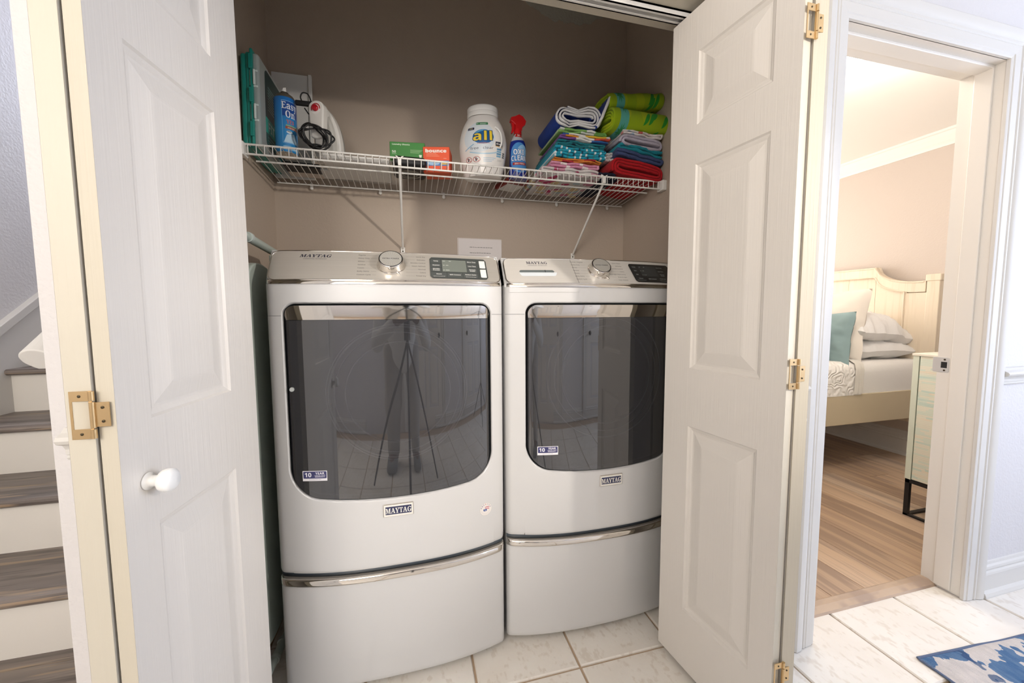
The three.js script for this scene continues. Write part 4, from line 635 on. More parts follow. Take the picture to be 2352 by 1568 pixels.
// ---------- towels ----------
// a cloth of thickness th led along the centre line PATH (x, y) and DEPTH deep; its front edge is rounded
function clothFold(path, th, depth, o = {}) {
  const n = path.length, L = [0]; for (let i = 1; i < n; i++) L.push(L[i - 1] + Math.hypot(path[i][0] - path[i - 1][0], path[i][1] - path[i - 1][1]));
  const nr = path.map((p, i) => { const a = path[Math.max(0, i - 1)], b = path[Math.min(n - 1, i + 1)], l = Math.hypot(b[0] - a[0], b[1] - a[1]) || 1; return [-(b[1] - a[1]) / l, (b[0] - a[0]) / l]; });
  const ring = (s) => [...path.map((p, i) => [p[0] + nr[i][0] * th / 2 * s, p[1] + nr[i][1] * th / 2 * s, i]), ...path.map((p, i) => [p[0] - nr[i][0] * th / 2 * s, p[1] - nr[i][1] * th / 2 * s, i]).reverse()];
  const zs = [[0.25, 0], [0.7, 0.18 * th], [1, 0.5 * th]]; const nd = o.nd ?? 8; for (let k = 1; k <= nd; k++) zs.push([1, 0.5 * th + (depth - th) * k / nd]); zs.push([0.7, depth - 0.2 * th], [0.2, depth]);
  const rings = zs.map(([s]) => ring(s)), m = rings[0].length, sd = o.seed ?? 1, am = o.amp ?? 0.004;
  const put = (q, z) => { const [x, y, i] = q; const w = (fbm(x * 2 + sd, z * 2 + 0.3 * sd, 11, 9, 2) - 0.5) * 2 * am, w2 = (fbm(y * 3 + sd, x * 2.2 + sd * 0.7, 13, 9, 2) - 0.5) * 2 * am * (o.edge ?? 1.6); return [x + w * 0.7 + (o.skew ?? 0) * z, y + w + (o.sag ?? 0) * z, -z + w2 * Math.max(0, 1 - z / 0.06) + w2 * 0.3]; };
  const pos = [], uv = [], ix = [];
  rings.forEach((R, k) => R.forEach((q) => { pos.push(...put(q, zs[k][1])); uv.push(L[q[2]] * (o.us ?? 1), zs[k][1] * (o.us ?? 1)); }));
  for (let k = 0; k + 1 < rings.length; k++) for (let i = 0; i < m; i++) { const j = (i + 1) % m, a = k * m + i, b = k * m + j, c = a + m, d = b + m; ix.push(a, c, b, b, c, d); }
  for (const [k, f] of [[0, 0], [rings.length - 1, 1]]) for (let i = 0; i + 1 < n; i++) { const a = k * m + i, b = a + 1, c = k * m + m - 1 - i, d = c - 1; f ? ix.push(a, c, b, b, c, d) : ix.push(a, b, c, b, d, c); }
  const g = new THREE.BufferGeometry(); g.setAttribute('position', new THREE.Float32BufferAttribute(pos, 3)); g.setAttribute('uv', new THREE.Float32BufferAttribute(uv, 2)); g.setIndex(ix); g.computeVertexNormals(); return g;
}
function serpentine(w, layers, pitch, seed = 1, right = true) {   // folded to and fro, from the bottom up
  const P2 = [], r = rng(seed); let dir = right ? 1 : -1, x0 = 0, x1 = w;
  for (let k = 0; k < layers; k++) {
    const a = dir > 0 ? 0.006 * r() : w - 0.006 * r(), b = dir > 0 ? w - 0.012 * r() : 0.012 * r(), y = k * pitch;
    for (let i = 0; i <= 12; i++) P2.push([a + (b - a) * i / 12, y + 0.0015 * Math.sin(i * 1.3 + k * 2 + seed)]);
    if (k < layers - 1) for (let i = 1; i < 7; i++) { const t = Math.PI * i / 7; P2.push([b + dir * pitch * 0.55 * Math.sin(t), y + pitch * (0.5 - 0.5 * Math.cos(t))]); }
    dir = -dir;
  }
  return P2;
}
function flatSpiral(w, turns, pitch, r0, pinch = 0) { const P2 = [], N = Math.round(turns * 28); for (let i = 0; i <= N; i++) { const a = i / 28 * 2 * Math.PI, r = r0 + pitch * a / (2 * Math.PI), c = Math.cos(a), s = Math.sin(a), k = Math.tanh(c * 3); const x = k * w / 2 + r * c; P2.push([x, r * s * (1 - pinch * Math.exp(-((x / (w * 0.3)) ** 2))) ]); } return P2; }
const fabricM = (o) => P({ roughness: 0.95, sheen: 0.35, sheenRoughness: 0.6, sheenColor: 0x888888, bumpMap: terry, bumpScale: 0.0016, ...o });
const stripes = (cols, w = 256) => ctex(w, 64, (g) => { const tot = cols.reduce((s, c) => s + c[1], 0); let x = 0; for (const [c, n] of cols) { g.fillStyle = c; g.fillRect(x * w / tot, 0, n * w / tot + 1, 64); x += n; } });
const spots = (base, cols, n, sz, seed, w = 512) => ctex(w, w, (g) => { g.fillStyle = base; g.fillRect(0, 0, w, w); const r = rng(seed); for (let i = 0; i < n; i++) { g.fillStyle = cols[Math.floor(r() * cols.length)]; g.beginPath(); g.ellipse(r() * w, r() * w, sz * (0.4 + r()), sz * (0.3 + 0.6 * r()), r() * 3, 0, 7); g.fill(); } });
const wrapR = (t, rx, ry) => { t.wrapS = t.wrapT = THREE.RepeatWrapping; t.repeat.set(rx, ry); return t; };
function towel(label, x, y, z, geo, m, tilt = 0, name = 'folded_towel', turn = 0) { const o = thing(name, label, 'towel', [x, y, z], turn, undefined); o.rotation.z = tilt; M('cloth', geo, m, o); return o; }
{
  // left stack, bottom to top
  towel('white and pink patterned towel at the bottom of the left towel stack', 0.962, 1.7615, -0.375, clothFold(serpentine(0.262, 3, 0.013, 3), 0.0125, 0.29, { seed: 2, us: 3 }), fabricM({ map: wrapR(spots('#e9e3e0', ['#d98aa6', '#e7b9c6', '#c9dfe6', '#d64a7a', '#f0d9a8'], 46, 40, 4), 1, 1) }));
  towel('pale pink striped towel folded flat above the bottom white towel of the left stack', 0.985, 1.7985, -0.372, clothFold(serpentine(0.235, 2, 0.011, 5), 0.0105, 0.285, { seed: 3 }), fabricM({ map: wrapR(stripes([['#d88fae', 5], ['#efe6e4', 1], ['#d88fae', 4], ['#f1e3e2', 2], ['#dd9ab4', 5]]), 4, 4) }));
  towel('thin orange and red towel above the pale pink towel of the left stack', 1.0, 1.8225, -0.37, clothFold(serpentine(0.232, 2, 0.008, 9), 0.0075, 0.28, { seed: 5, amp: 0.005 }), fabricM({ map: wrapR(stripes([['#d98a3c', 3], ['#b8323a', 4], ['#e0873c', 6], ['#c8742c', 4]]), 4.3, 4) }));
  const tq = ctex(512, 256, (g) => { g.fillStyle = '#1f9db8'; g.fillRect(0, 0, 512, 256); for (let i = 0; i < 8; i++) { g.fillStyle = ['#e3eef0', '#15495f', '#3c8f92', '#e3eef0'][i % 4]; g.fillRect(i * 64 + (i % 2) * 10, 0, 18, 256); } });
  towel('turquoise towel with white and navy dashes in the left stack', 1.003, 1.841, -0.37, clothFold(serpentine(0.236, 4, 0.0115, 12), 0.011, 0.28, { seed: 7 }), fabricM({ map: wrapR(tq, 4.2, 4) }));
  towel('dark teal patterned towel above the turquoise one in the left stack', 1.02, 1.886, -0.375, clothFold(serpentine(0.224, 3, 0.0095, 14, false), 0.009, 0.275, { seed: 9, amp: 0.006 }), fabricM({ map: wrapR(spots('#1d7680', ['#123f50', '#5f9a9a', '#123f50', '#2e8c96'], 60, 26, 6), 3, 3) }));
  towel('towel folded thin with purple, yellow, red and blue blocks on white in the left stack', 1.035, 1.9155, -0.365, clothFold(serpentine(0.228, 3, 0.0085, 17, false), 0.008, 0.28, { seed: 11, amp: 0.005 }), fabricM({ map: wrapR(stripes([['#2d5e9e', 4], ['#ecebe7', 4], ['#7c4f94', 5], ['#e5962f', 3], ['#ecebe7', 4], ['#cf4f3c', 4], ['#ecebe7', 1], ['#e2b93a', 5], ['#eeece6', 4]]), 1.5, 3) }));
  towel('pale green and white towel on top of the left stack under the rolled blue towel', 1.022, 1.9425, -0.372, clothFold(serpentine(0.228, 2, 0.0105, 19), 0.0095, 0.27, { seed: 13, amp: 0.006 }), fabricM({ map: wrapR(stripes([['#7fae5e', 5], ['#cfd6cc', 3], ['#6fa552', 6], ['#e6e9e2', 2]]), 3, 3) }));
  { // rolled blue towel: white hem at the front edge
    const p = flatSpiral(0.122, 3.3, 0.0128, 0.009, 0.42), o = thing('rolled_towel', 'royal blue rolled towel with white spiral hem on top of the left stack', 'towel', [1.118, 2.008, -0.375]);
    o.rotation.z = 0.07; M('cloth', clothFold(p, 0.0062, 0.25, { seed: 15, amp: 0.006 }), fabricM({ color: 0x1c3f97 }), o); M('white_hem', clothFold(p, 0.0078, 0.014, { seed: 15, amp: 0.006, nd: 2 }).translate(0, 0, 0.006), fabricM({ color: 0xe6e6e6 }), o);
    const q = []; for (let i = 0; i <= 20; i++) q.push([0.062 + 0.07 * i / 20, -0.04 + 0.125 * (i / 20) ** 1.25]);
    M('loose_flap', clothFold(q, 0.011, 0.2, { seed: 18, amp: 0.005 }).translate(0.012, -0.004, 0.02), fabricM({ color: 0x18368a }), o); M('white_hem', clothFold(q, 0.0125, 0.014, { seed: 18, amp: 0.005, nd: 2 }).translate(0.012, -0.004, 0.026), fabricM({ color: 0xe6e6e6 }), o);
  }
  // right stack
  towel('small dark navy cloth beside the red towel at the bottom of the right stack', 1.225, 1.7605, -0.38, clothFold(serpentine(0.08, 3, 0.012, 23), 0.0115, 0.26, { seed: 19 }), fabricM({ color: 0x171c33 }));
  towel('bright red folded towel at the bottom of the right stack', 1.4, 1.8015, -0.345, clothFold(flatSpiral(0.185, 2.6, 0.0128, 0.005), 0.0122, 0.3, { seed: 21, amp: 0.004 }), fabricM({ color: 0xb3101c }), -0.13);
  towel('white folded cloth tucked behind the denim blue towel of the right stack', 1.255, 1.8475, -0.4, clothFold(serpentine(0.06, 3, 0.012, 25, false), 0.0115, 0.24, { seed: 23 }), fabricM({ color: 0xdcdad8 }), 0.25);
  towel('denim blue folded towel above the red one in the right stack', 1.405, 1.8655, -0.35, clothFold(serpentine(0.225, 2, 0.017, 27).map(([x, y]) => [x - 0.112, y - 0.01]), 0.0155, 0.28, { seed: 25, amp: 0.005 }), fabricM({ color: 0x3d4a72 }), -0.13);
  towel('teal folded towel above the denim blue one in the right stack', 1.418, 1.8905, -0.352, clothFold(serpentine(0.21, 2, 0.016, 29, false).map(([x, y]) => [x - 0.105, y - 0.008]), 0.0145, 0.28, { seed: 27, amp: 0.007 }), fabricM({ color: 0x14808f }), -0.1);
  towel('lavender grey folded towel in the right stack', 1.418, 1.921, -0.35, clothFold(flatSpiral(0.165, 1.55, 0.0125, 0.006), 0.0125, 0.28, { seed: 29, amp: 0.004 }), fabricM({ color: 0xb3acba }), -0.06);
  towel('red and white patterned towel under the lime towels of the right stack', 1.315, 1.957, -0.345, clothFold(serpentine(0.205, 2, 0.0105, 31), 0.0095, 0.27, { seed: 31, amp: 0.006 }), fabricM({ map: wrapR(spots('#ddd5d2', ['#b3262c', '#c7cdd6', '#e6d6b0', '#c23a36', '#9fb4cc'], 50, 30, 9), 3, 3) }), -0.03);
  const lime = (sd) => ctex(1024, 512, (g, w, h) => { g.fillStyle = '#a5c40c'; g.fillRect(0, 0, w, h); const r = rng(sd); for (let i = 0; i < 10; i++) { g.fillStyle = 'rgba(200,214,20,.5)'; g.beginPath(); g.ellipse(r() * w, r() * h, 120, 70, r() * 3, 0, 7); g.fill(); } const leaf = (x, y, s, a, c) => { g.save(); g.translate(x, y); g.rotate(a); g.fillStyle = c; g.beginPath(); g.moveTo(-s, 0); g.quadraticCurveTo(0, -s * 0.55, s, 0); g.quadraticCurveTo(0, s * 0.55, -s, 0); g.fill(); g.restore(); };
    g.fillStyle = '#62bfae'; g.fillRect(110, 0, 150, h); for (let y = 60; y < h; y += 170) for (let k = 0; k < 9; k++) leaf(185 + 26 * Math.cos(k * 0.7), y + 26 * Math.sin(k * 0.7), 34, k * 0.7, '#2f9a58'); for (let i = 0; i < 8; i++) leaf(520 + 460 * r(), h * r(), 80, -0.6, '#2fa52a'); });
  // each lime towel is rolled, so its roll lies along the shelf
  const roll = (label, x, y, z, len, turns, sq, tx, tilt, sd) => { const o = thing('rolled_towel', label, 'towel', [x, y, z], Math.PI / 2 + 0.06); o.rotation.order = 'YXZ'; o.rotation.x = 0; const g = clothFold(flatSpiral(sq, turns, 0.0125, 0.006), 0.0122, len, { seed: sd, amp: 0.0045, nd: 14 }); const p = g.attributes.position, uv = g.attributes.uv; for (let i = 0; i < p.count; i++) uv.setXY(i, -p.getZ(i) / len, uv.getX(i) * 3.2); const m = M('cloth', g.rotateY(Math.PI).translate(0, 0, 0), fabricM({ map: wrapR(lime(sd), 1, 1) }), o); m.rotation.x = tilt; return o; };
  roll('lower lime green rolled beach towel with a teal leaf band', 1.252, 2.008, -0.405, 0.292, 3.5, 0.085, 0, -0.02, 33);
  roll('upper lime green rolled beach towel with a teal leaf band', 1.25, 2.085, -0.42, 0.285, 2.7, 0.085, 0, -0.16, 41);
}

// ---------- things in the closet beside and behind the dryer ----------
{
  const o = thing('ironing_board', 'folded sage green ironing board standing in the gap left of the dryer', 'ironing board', [-0.062, 0, -0.02]);
  const s = new THREE.Shape(); s.moveTo(0.0, 0.16); s.bezierCurveTo(0.02, 0.12, 0.34, 0.12, 0.36, 0.2); s.lineTo(0.36, 1.1); s.bezierCurveTo(0.34, 1.3, 0.1, 1.35, 0.04, 1.3); s.bezierCurveTo(0.0, 1.27, 0, 1.2, 0, 1.1); s.lineTo(0, 0.16);
  M('board', extr(s, 0.014, 0.005).rotateY(Math.PI / 2).translate(-0.008, 0, 0), mat.sage, o);
  M('cover_fold', mrg([tube([[0.004, 1.31, -0.01], [0.009, 1.27, 0.002], [0.012, 1.2, 0.004], [0.008, 1.1, 0.002]], 0.007, 20), tube([[0.006, 0.26, 0.002], [0.01, 0.22, 0.004], [0.004, 0.16, 0.0]], 0.008, 20)]), mat.sage, o);
  M('foot_tube', rod([0.004, 1.395, 0.05], [-0.014, 1.385, -0.36], 0.013, 16), mat.sage, o);
  M('foot_tube', rod([0.006, 0.07, 0.02], [0.03, 0.06, -0.36], 0.013, 16), mat.sage, o);
  M('leg', rod([0.02, 0.07, -0.18], [0.016, 1.36, -0.2], 0.009, 12), mat.sage, o);
  for (const z of [0.0, -0.055]) M('rubber_ring', cyl(0.0145, 0.0145, 0.012, 18).rotateX(Math.PI / 2).translate(0.002, 1.393, z), P({ color: 0xc3cbc4, roughness: 0.3 }), o);
  for (const z of [-0.05, -0.12]) M('rubber_ring', cyl(0.0145, 0.0145, 0.012, 18).rotateX(Math.PI / 2).translate(0.011, 0.067, z), P({ color: 0xc3cbc4, roughness: 0.3 }), o);
  const pT = ctex(512, 384, (g, w, h) => { g.fillStyle = '#eae4e2'; g.fillRect(0, 0, w, h); const r = rng(4); for (const y of [92, 158]) for (let x = 130; x < 385;) { const l = 8 + 26 * r(); g.fillStyle = '#8d8987'; g.fillRect(x, y + 2 * r(), l, 7); x += l + 6; } });
  const p = thing('paper_notice', 'white printed paper notice taped to the back wall behind the dryer', 'notice', [0.737, 1.532, -0.6965]);
  M('sheet', flatUV(extr(rrect(0.216, 0.16, 0.004), 0.0006), 0.216, 0.16).translate(0, -0.08, 0), S({ map: pT, roughness: 0.7 }), p);
  M('sleeve', extr(rrect(0.224, 0.168, 0.004), 0.0004).translate(-0.002, -0.08, -0.0008), P({ color: 0xd8cfc8, roughness: 0.3 }), p);
}
// ---------- rug in the hall ----------
{
  const t = dtex(512, 512, (u, v) => { const a = fbm(u, v, 5, 5, 4), b = fbm(u + 0.3, v + 0.6, 9, 9, 3), f = fbm(u, v, 64, 20, 2); let c = a + 0.25 * (b - 0.5) + 0.1 * (f - 0.5) > 0.5 ? [58 + 50 * f, 102 + 36 * f, 150 + 22 * f] : [212 + 26 * f, 205 + 24 * f, 200 + 22 * f]; return b > 0.66 ? mix3(c, [36, 66, 112], 0.6) : c; });
  const o = thing('rug', 'blue and cream watercolour patterned rug on the hall tiles', 'rug', [2.55, 0.0, 0.78], -0.06);
  const w = 1.12, d = 0.68, f = (u, v) => { const e = Math.min(u, 1 - u, v, 1 - v); return 0.004 + 0.006 * Math.min(1, e * 40) + 0.007 * Math.max(0, fbm(u, v, 7, 3, 2) - 0.52) * Math.max(0, 1 - e * 8); };
  const g = grid(70, 40, (u, v) => [(u - 0.5) * w + 0.008 * Math.sin(v * 9), f(u, v), (0.5 - v) * d + 0.01 * (fbm(u, v, 6, 2, 2) - 0.5)]); const uv = g.attributes.uv; for (let i = 0; i < uv.count; i++) uv.setXY(i, uv.getX(i) * 1.9, uv.getY(i) * 1.2);
  M('pile', g, fabricM({ map: t, bumpScale: 0.003 }), o);
  const e = []; for (let i = 0; i <= 60; i++) e.push(i / 60); const at = (u, v) => [(u - 0.5) * w + 0.008 * Math.sin(v * 9), 0.0045, (0.5 - v) * d + 0.01 * (fbm(u, v, 6, 2, 2) - 0.5)];
  M('bound_edge', tube([...e.slice(0, 60).map((s) => at(s, 0)), ...e.slice(0, 60).map((s) => at(1, s)), ...e.slice(0, 60).map((s) => at(1 - s, 1)), ...e.slice(0, 60).map((s) => at(0, 1 - s))], 0.0042, 300, 6, true), fabricM({ color: 0x8294b8 }), o);
}
// ---------- bedroom ----------
const cloth = (c, b = 0.0012) => P({ color: c, roughness: 0.9, sheen: 0.2, bumpMap: weave, bumpScale: b });
{
  const oak = dtex(512, 512, (u, v) => { const g = fbm(u, v, 48, 3, 4), b = fbm(u, v, 6, 2, 2); return mix3(mix3([236, 222, 200], [230, 214, 190], b), [216, 198, 172], Math.max(0, Math.min(0.4, (g - 0.55) * 3))); });
  const om = [0, 1, 2].map((k) => P({ map: re(oak, 1.5, 0.7, k * 0.3, k * 0.2), roughness: 0.5, bumpMap: re(oak, 1.5, 0.7, k * 0.3, k * 0.2), bumpScale: 0.0004 }));
  const bed = thing('bed', 'pale oak bed with a scrolled board headboard', 'bed', [4.2, 0, -0.79]);   // local: x from the wall toward the foot is negative, z away from the door negative
  const toX = (g) => g.applyMatrix4(new THREE.Matrix4().set(0, 0, 1, 0, 0, 1, 0, 0, -1, 0, 0, 0, 0, 0, 0, 1)); // (z back, y, thickness) -> world axes
  const topY = (s) => { const a = Math.min(s, 1.56 - s); return a > 0.33 ? 1.517 : a < 0.06 ? 1.385 : 1.385 + 0.132 * (1 - Math.sqrt(Math.max(0, 1 - ((a - 0.06) / 0.27) ** 2))) ; };
  const arc = (o2, lo) => { const pts = []; for (let i = 0; i <= 80; i++) { const s = lo + (1.56 - 2 * lo) * i / 80; pts.push([s, topY(s) - o2]); } return pts; };
  M('headboard_frame', uvm(toX(extr([[0.0, 0.3], [1.56, 0.3], ...arc(0, 0).reverse()], 0.022, 0.002)).translate(-0.05, 0, 0)), om[0], bed);
  M('frame_rail', uvm(toX(extr([...arc(0, 0.01), ...arc(0.078, 0.01).reverse()], 0.02, 0.003)).translate(-0.078, 0, 0)), om[1], bed);
  M('frame_bead', mrg([toX(mrg([tube(arc(0.078, 0.135).map(([s, y]) => [s, y, 0]), 0.005, 120, 6), rod([0.135, 0.6, 0], [0.135, 1.31, 0], 0.005), tube(arc(0.006, 0.02).map(([s, y]) => [s, y, 0]), 0.006, 120, 6)])).translate(-0.08, 0, 0)]), om[1], bed);
  M('stile', uvm(RB(0.02, 1.0, 0.13, 0.003, -0.068, 0.8, -0.065)), om[2], bed);
  for (const [a, b] of [[0.13, 0.34], [0.344, 0.545], [0.549, 0.75], [0.754, 0.955]]) { const pts = []; for (let i = 0; i <= 14; i++) { const s = a + (b - a) * i / 14; pts.push([s, topY(s) - 0.07]); } M('headboard_board', uvm(toX(extr([[a, 0.4], [b, 0.4], ...pts.reverse()], 0.006, 0.0015)).translate(-0.058, 0, 0)), om[Math.round(a * 10) % 3], bed); }
  M('bed_post', mrg([RB(0.07, 1.4, 0.075, 0.004, -0.045, 0.7, 0.035), RB(0.082, 0.05, 0.088, 0.006, -0.045, 1.408, 0.035)]), om[0], bed);
  M('side_rail', RB(2.0, 0.215, 0.03, 0.004, -1.07, 0.463, 0.0), P({ color: 0xcdbd9f, roughness: 0.5 }), bed);
  M('bed_leg', B(0.05, 0.36, 0.05, -0.35, 0.18, -0.6), mat.black, bed); M('bed_leg', B(0.05, 0.36, 0.05, -1.6, 0.18, -0.6), mat.black, bed);
  M('slat_base', B(1.95, 0.03, 1.5, -1.06, 0.4, -0.77), S({ color: 0x8a7b66 }), bed);
  const m = thing('mattress', 'thick white mattress under the bedding on the oak bed', 'mattress', [3.12, 0.42, -1.56]); M('ticking', RB(1.98, 0.36, 1.5, 0.05, 0, 0.18, 0), cloth(0xefebe6), m);
  const quiltB = dtex(512, 512, (u, v) => { const w = fbm(u, v, 6, 6, 3); return 255 * (0.5 + 0.5 * Math.sin(40 * w + 60 * u * 0.3) * 0.7 + 0.3 * (fbm(u, v, 50, 50, 2) - 0.5)); }, false, 2.5);
  // sheet and quilt lie over the mattress, falling at the near side
  const over = (x0, x1, lift, drop, amp, sd) => grid(40, 40, (u, v) => { const x = x0 + (x1 - x0) * u, s = v * 1.75, zf = 0.0; let y, z; const R = 0.05; if (s < drop) { y = 0.79 - R - (drop - s); z = -0.79 + lift; } else if (s < drop + R * 1.57) { const t = (s - drop) / R; y = 0.79 - R + R * Math.sin(t); z = -0.79 + lift - R + R * Math.cos(t); } else { y = 0.79; z = -0.79 + lift - R - (s - drop - R * 1.57); } const n = fbm(u + sd, v, 7, 9, 3) - 0.5; return [x, y + lift + n * amp, z + n * amp * (s < drop ? 1.5 : 0)]; });
  const sh = thing('bed_sheet', 'smooth white sheet turned down over the mattress near the pillows', 'sheet', [0, 0, 0]); M('linen', over(2.6, 4.12, 0.004, 0.2, 0.006, 0.1), cloth(0xf3efe9), sh);
  const q = thing('quilt', 'white quilt with stitched swirls on the bed', 'quilt', [0, 0, 0]); M('quilted_top', over(1.95, 3.5, 0.016, 0.19, 0.01, 0.5), P({ color: 0xf0ebe4, roughness: 0.95, bumpMap: quiltB, bumpScale: 0.006 }), q); M('folded_band', over(3.42, 3.505, 0.024, 0.19, 0.004, 0.5), cloth(0xf3ede2), q);
  function pillow(w, h, t, sd, crease = 1) { // an upright cushion in the xy-plane
    const f = (side) => grid(28, 28, (u, v) => { const a = 2 * u - 1, b = 2 * v - 1, e = Math.pow(Math.max(0, (1 - a ** 4) * (1 - b ** 4)), 0.55), pin = 1 - 0.07 * (1 - Math.abs(a)) * (b * b) - 0.07 * (1 - Math.abs(b)) * (a * a), n = (fbm(u + sd, v + sd * 0.3, 6, 6, 3) - 0.5) * 0.03 * crease; return [a * w / 2 * pin + n * 0.4, b * h / 2 * pin, side * (t / 2 * e + n * e)]; }, side < 0);
    return mrg([f(1), f(-1)].map((g) => g.toNonIndexed()));
  }
  const put = (name, label, cat, geo, m2, pos, rot, piping, grp) => { const o = thing(name, label, cat, pos, 0, grp); o.rotation.set(...rot); M('cover', geo, m2, o); return o; };
  const lin = cloth(0xf6f3ef), cre = cloth(0xf3e9dc);
  const flat = (w, d, t, sd, cr = 1) => {
    const f = (s) => grid(40, 40, (u, v) => { const a = 2 * u - 1, b = 2 * v - 1, e = Math.pow(Math.max(0, (1 - Math.abs(a) ** 3) * (1 - Math.abs(b) ** 3)), 0.5), n = (fbm(u + sd, v + sd, 5, 5, 4) - 0.5) * cr, ear = Math.max(0, Math.abs(a * b) - 0.6) * 0.03; return [a * w / 2 * (1 - 0.05 * (1 - b * b)) + n * 0.02, s * (t / 2 * (s > 0 ? 1.1 : 0.9) * e) + n * 0.045 * (0.3 + e) - 0.02 * (a * a + b * b) + ear, -b * d / 2 * (1 - 0.05 * (1 - a * a)) + n * 0.02]; }, s < 0);
    return mrg([f(1), f(-1)].map((g) => g.toNonIndexed()));
  };
  put('pillow', 'lower white pillow lying flat against the headboard', 'pillow', flat(0.62, 0.72, 0.2, 0.2, 2), lin, [3.84, 0.885, -1.19], [0, 0, -0.03]);
  put('pillow', 'upper plump white pillow lying on the lower one by the headboard', 'pillow', flat(0.64, 0.72, 0.26, 0.6, 2.2), lin, [3.85, 1.02, -1.18], [0.03, 0.05, -0.12]);
  put('square_cushion', 'large cream square cushion leaning in front of the white pillows', 'cushion', pillow(0.6, 0.56, 0.17, 0.9), cre, [3.56, 1.045, -1.12], [0.0, -Math.PI / 2, 0.0]).rotation.set(-0.2, -Math.PI / 2 + 0.1, 0.03, 'YXZ');
  put('accent_cushion', 'grey-teal cushion in front of the cream square cushion', 'cushion', pillow(0.42, 0.4, 0.13, 0.4, 1.3), cloth(0x8fa6a6), [3.4, 0.955, -1.0], [0, 0, 0]).rotation.set(-0.2, -Math.PI / 2 + 0.05, 0.05, 'YXZ');
  put('lumbar_cushion', 'small cream cushion in front of the grey-teal cushion, cut by the door frame', 'cushion', pillow(0.42, 0.3, 0.11, 0.7), cre, [3.24, 0.935, -1.05], [0, 0, 0]).rotation.set(-0.2, -Math.PI / 2, 0, 'YXZ');
  // chest with shell inlay on a black metal stand
  const shell = dtex(512, 1024, (u, v) => { const row = Math.floor(v * 74), k = vn(row * 3.7, Math.floor(u * 4 + vn(row * 1.3, 5) * 4) * 2.1), f = fbm(u, v, 10, 128, 2), s = (v * 74) % 1; let c = k < 0.42 ? [212, 224, 210] : k < 0.5 ? [190, 214, 204] : k < 0.85 ? [230, 225, 208] : [234, 220, 198]; c = mix3(c, [222, 226, 206], f * 0.7); return s < 0.1 ? mix3(c, [196, 196, 172], 0.5) : c; });
  const c = thing('inlay_chest', 'tall narrow chest inlaid with pale green and cream shell strips on a black stand', 'chest', [3.076, 0, -0.257]);
  const sm = P({ map: re(shell, 2.6, 1.42), roughness: 0.3, clearcoat: 0.4 });
  M('chest_body', RB(0.62, 0.695, 0.34, 0.003, 0.31, 0.573, 0.2), sm, c); M('front_frame', mrg([B(0.62, 0.7, 0.026, 0.31, 0.573, 0.013)]), P({ color: 0xd5dccb, roughness: 0.3 }), c);
  M('chest_top', RB(0.63, 0.014, 0.384, 0.003, 0.31, 0.925, 0.188), P({ color: 0xe9e4d4, roughness: 0.3 }), c);
  const bar = (a, b) => { const d = a.map((x, i) => Math.abs(b[i] - x) + 0.02); return B(...d, ...a.map((x, i) => (x + b[i]) / 2)); };
  for (const x of [0.012, 0.6]) M('stand', mrg([bar([x, 0.012, 0.012], [x, 0.212, 0.012]), bar([x, 0.012, 0.36], [x, 0.212, 0.36]), bar([x, 0.012, 0.012], [x, 0.012, 0.36]), bar([x, 0.212, 0.012], [x, 0.212, 0.36])]), mat.black, c);
  M('stand_bar', mrg([bar([0.012, 0.012, 0.012], [0.6, 0.012, 0.012])]), mat.black, c); M('stand_bar', mrg([bar([0.012, 0.012, 0.36], [0.6, 0.012, 0.36])]), mat.black, c);
}
// ---------- doors across the hall, seen in the appliance glass ----------
{
  const w = 0.76, h = 2.03, pn = []; for (const [a, b] of [[0.1, 0.345], [0.415, 0.66]]) for (const [c, d] of [[0.2, 0.82], [1.0, 1.55], [1.7, 1.9]]) pn.push([a, b, c, d]);
  const black = S({ color: 0x1a1715, roughness: 0.25, metalness: 0.6 });
  for (const [n, x] of [[3, 2.8], [4, 1.2]]) {
    const d = structGroup('door_' + n, n === 3 ? 'white six-panel door across the hall, farther right' : 'white six-panel door straight across the hall', [x, 0.012, 2.745], Math.PI);
    const l = doorLeaf(d, w, h, 0.03, pn); M('knob', knobG.clone().scale(1.4, 1.4, 1.4), black, l).position.set(n === 3 ? 0.69 : 0.07, 0.93, 0);
    const f = structGroup('trim_' + (n + 3), 'white casing of a door across the hall'); casing(f, x - w - 0.01, x + 0.01, 2.06, 2.75, mat.trim, -1);
  }
}

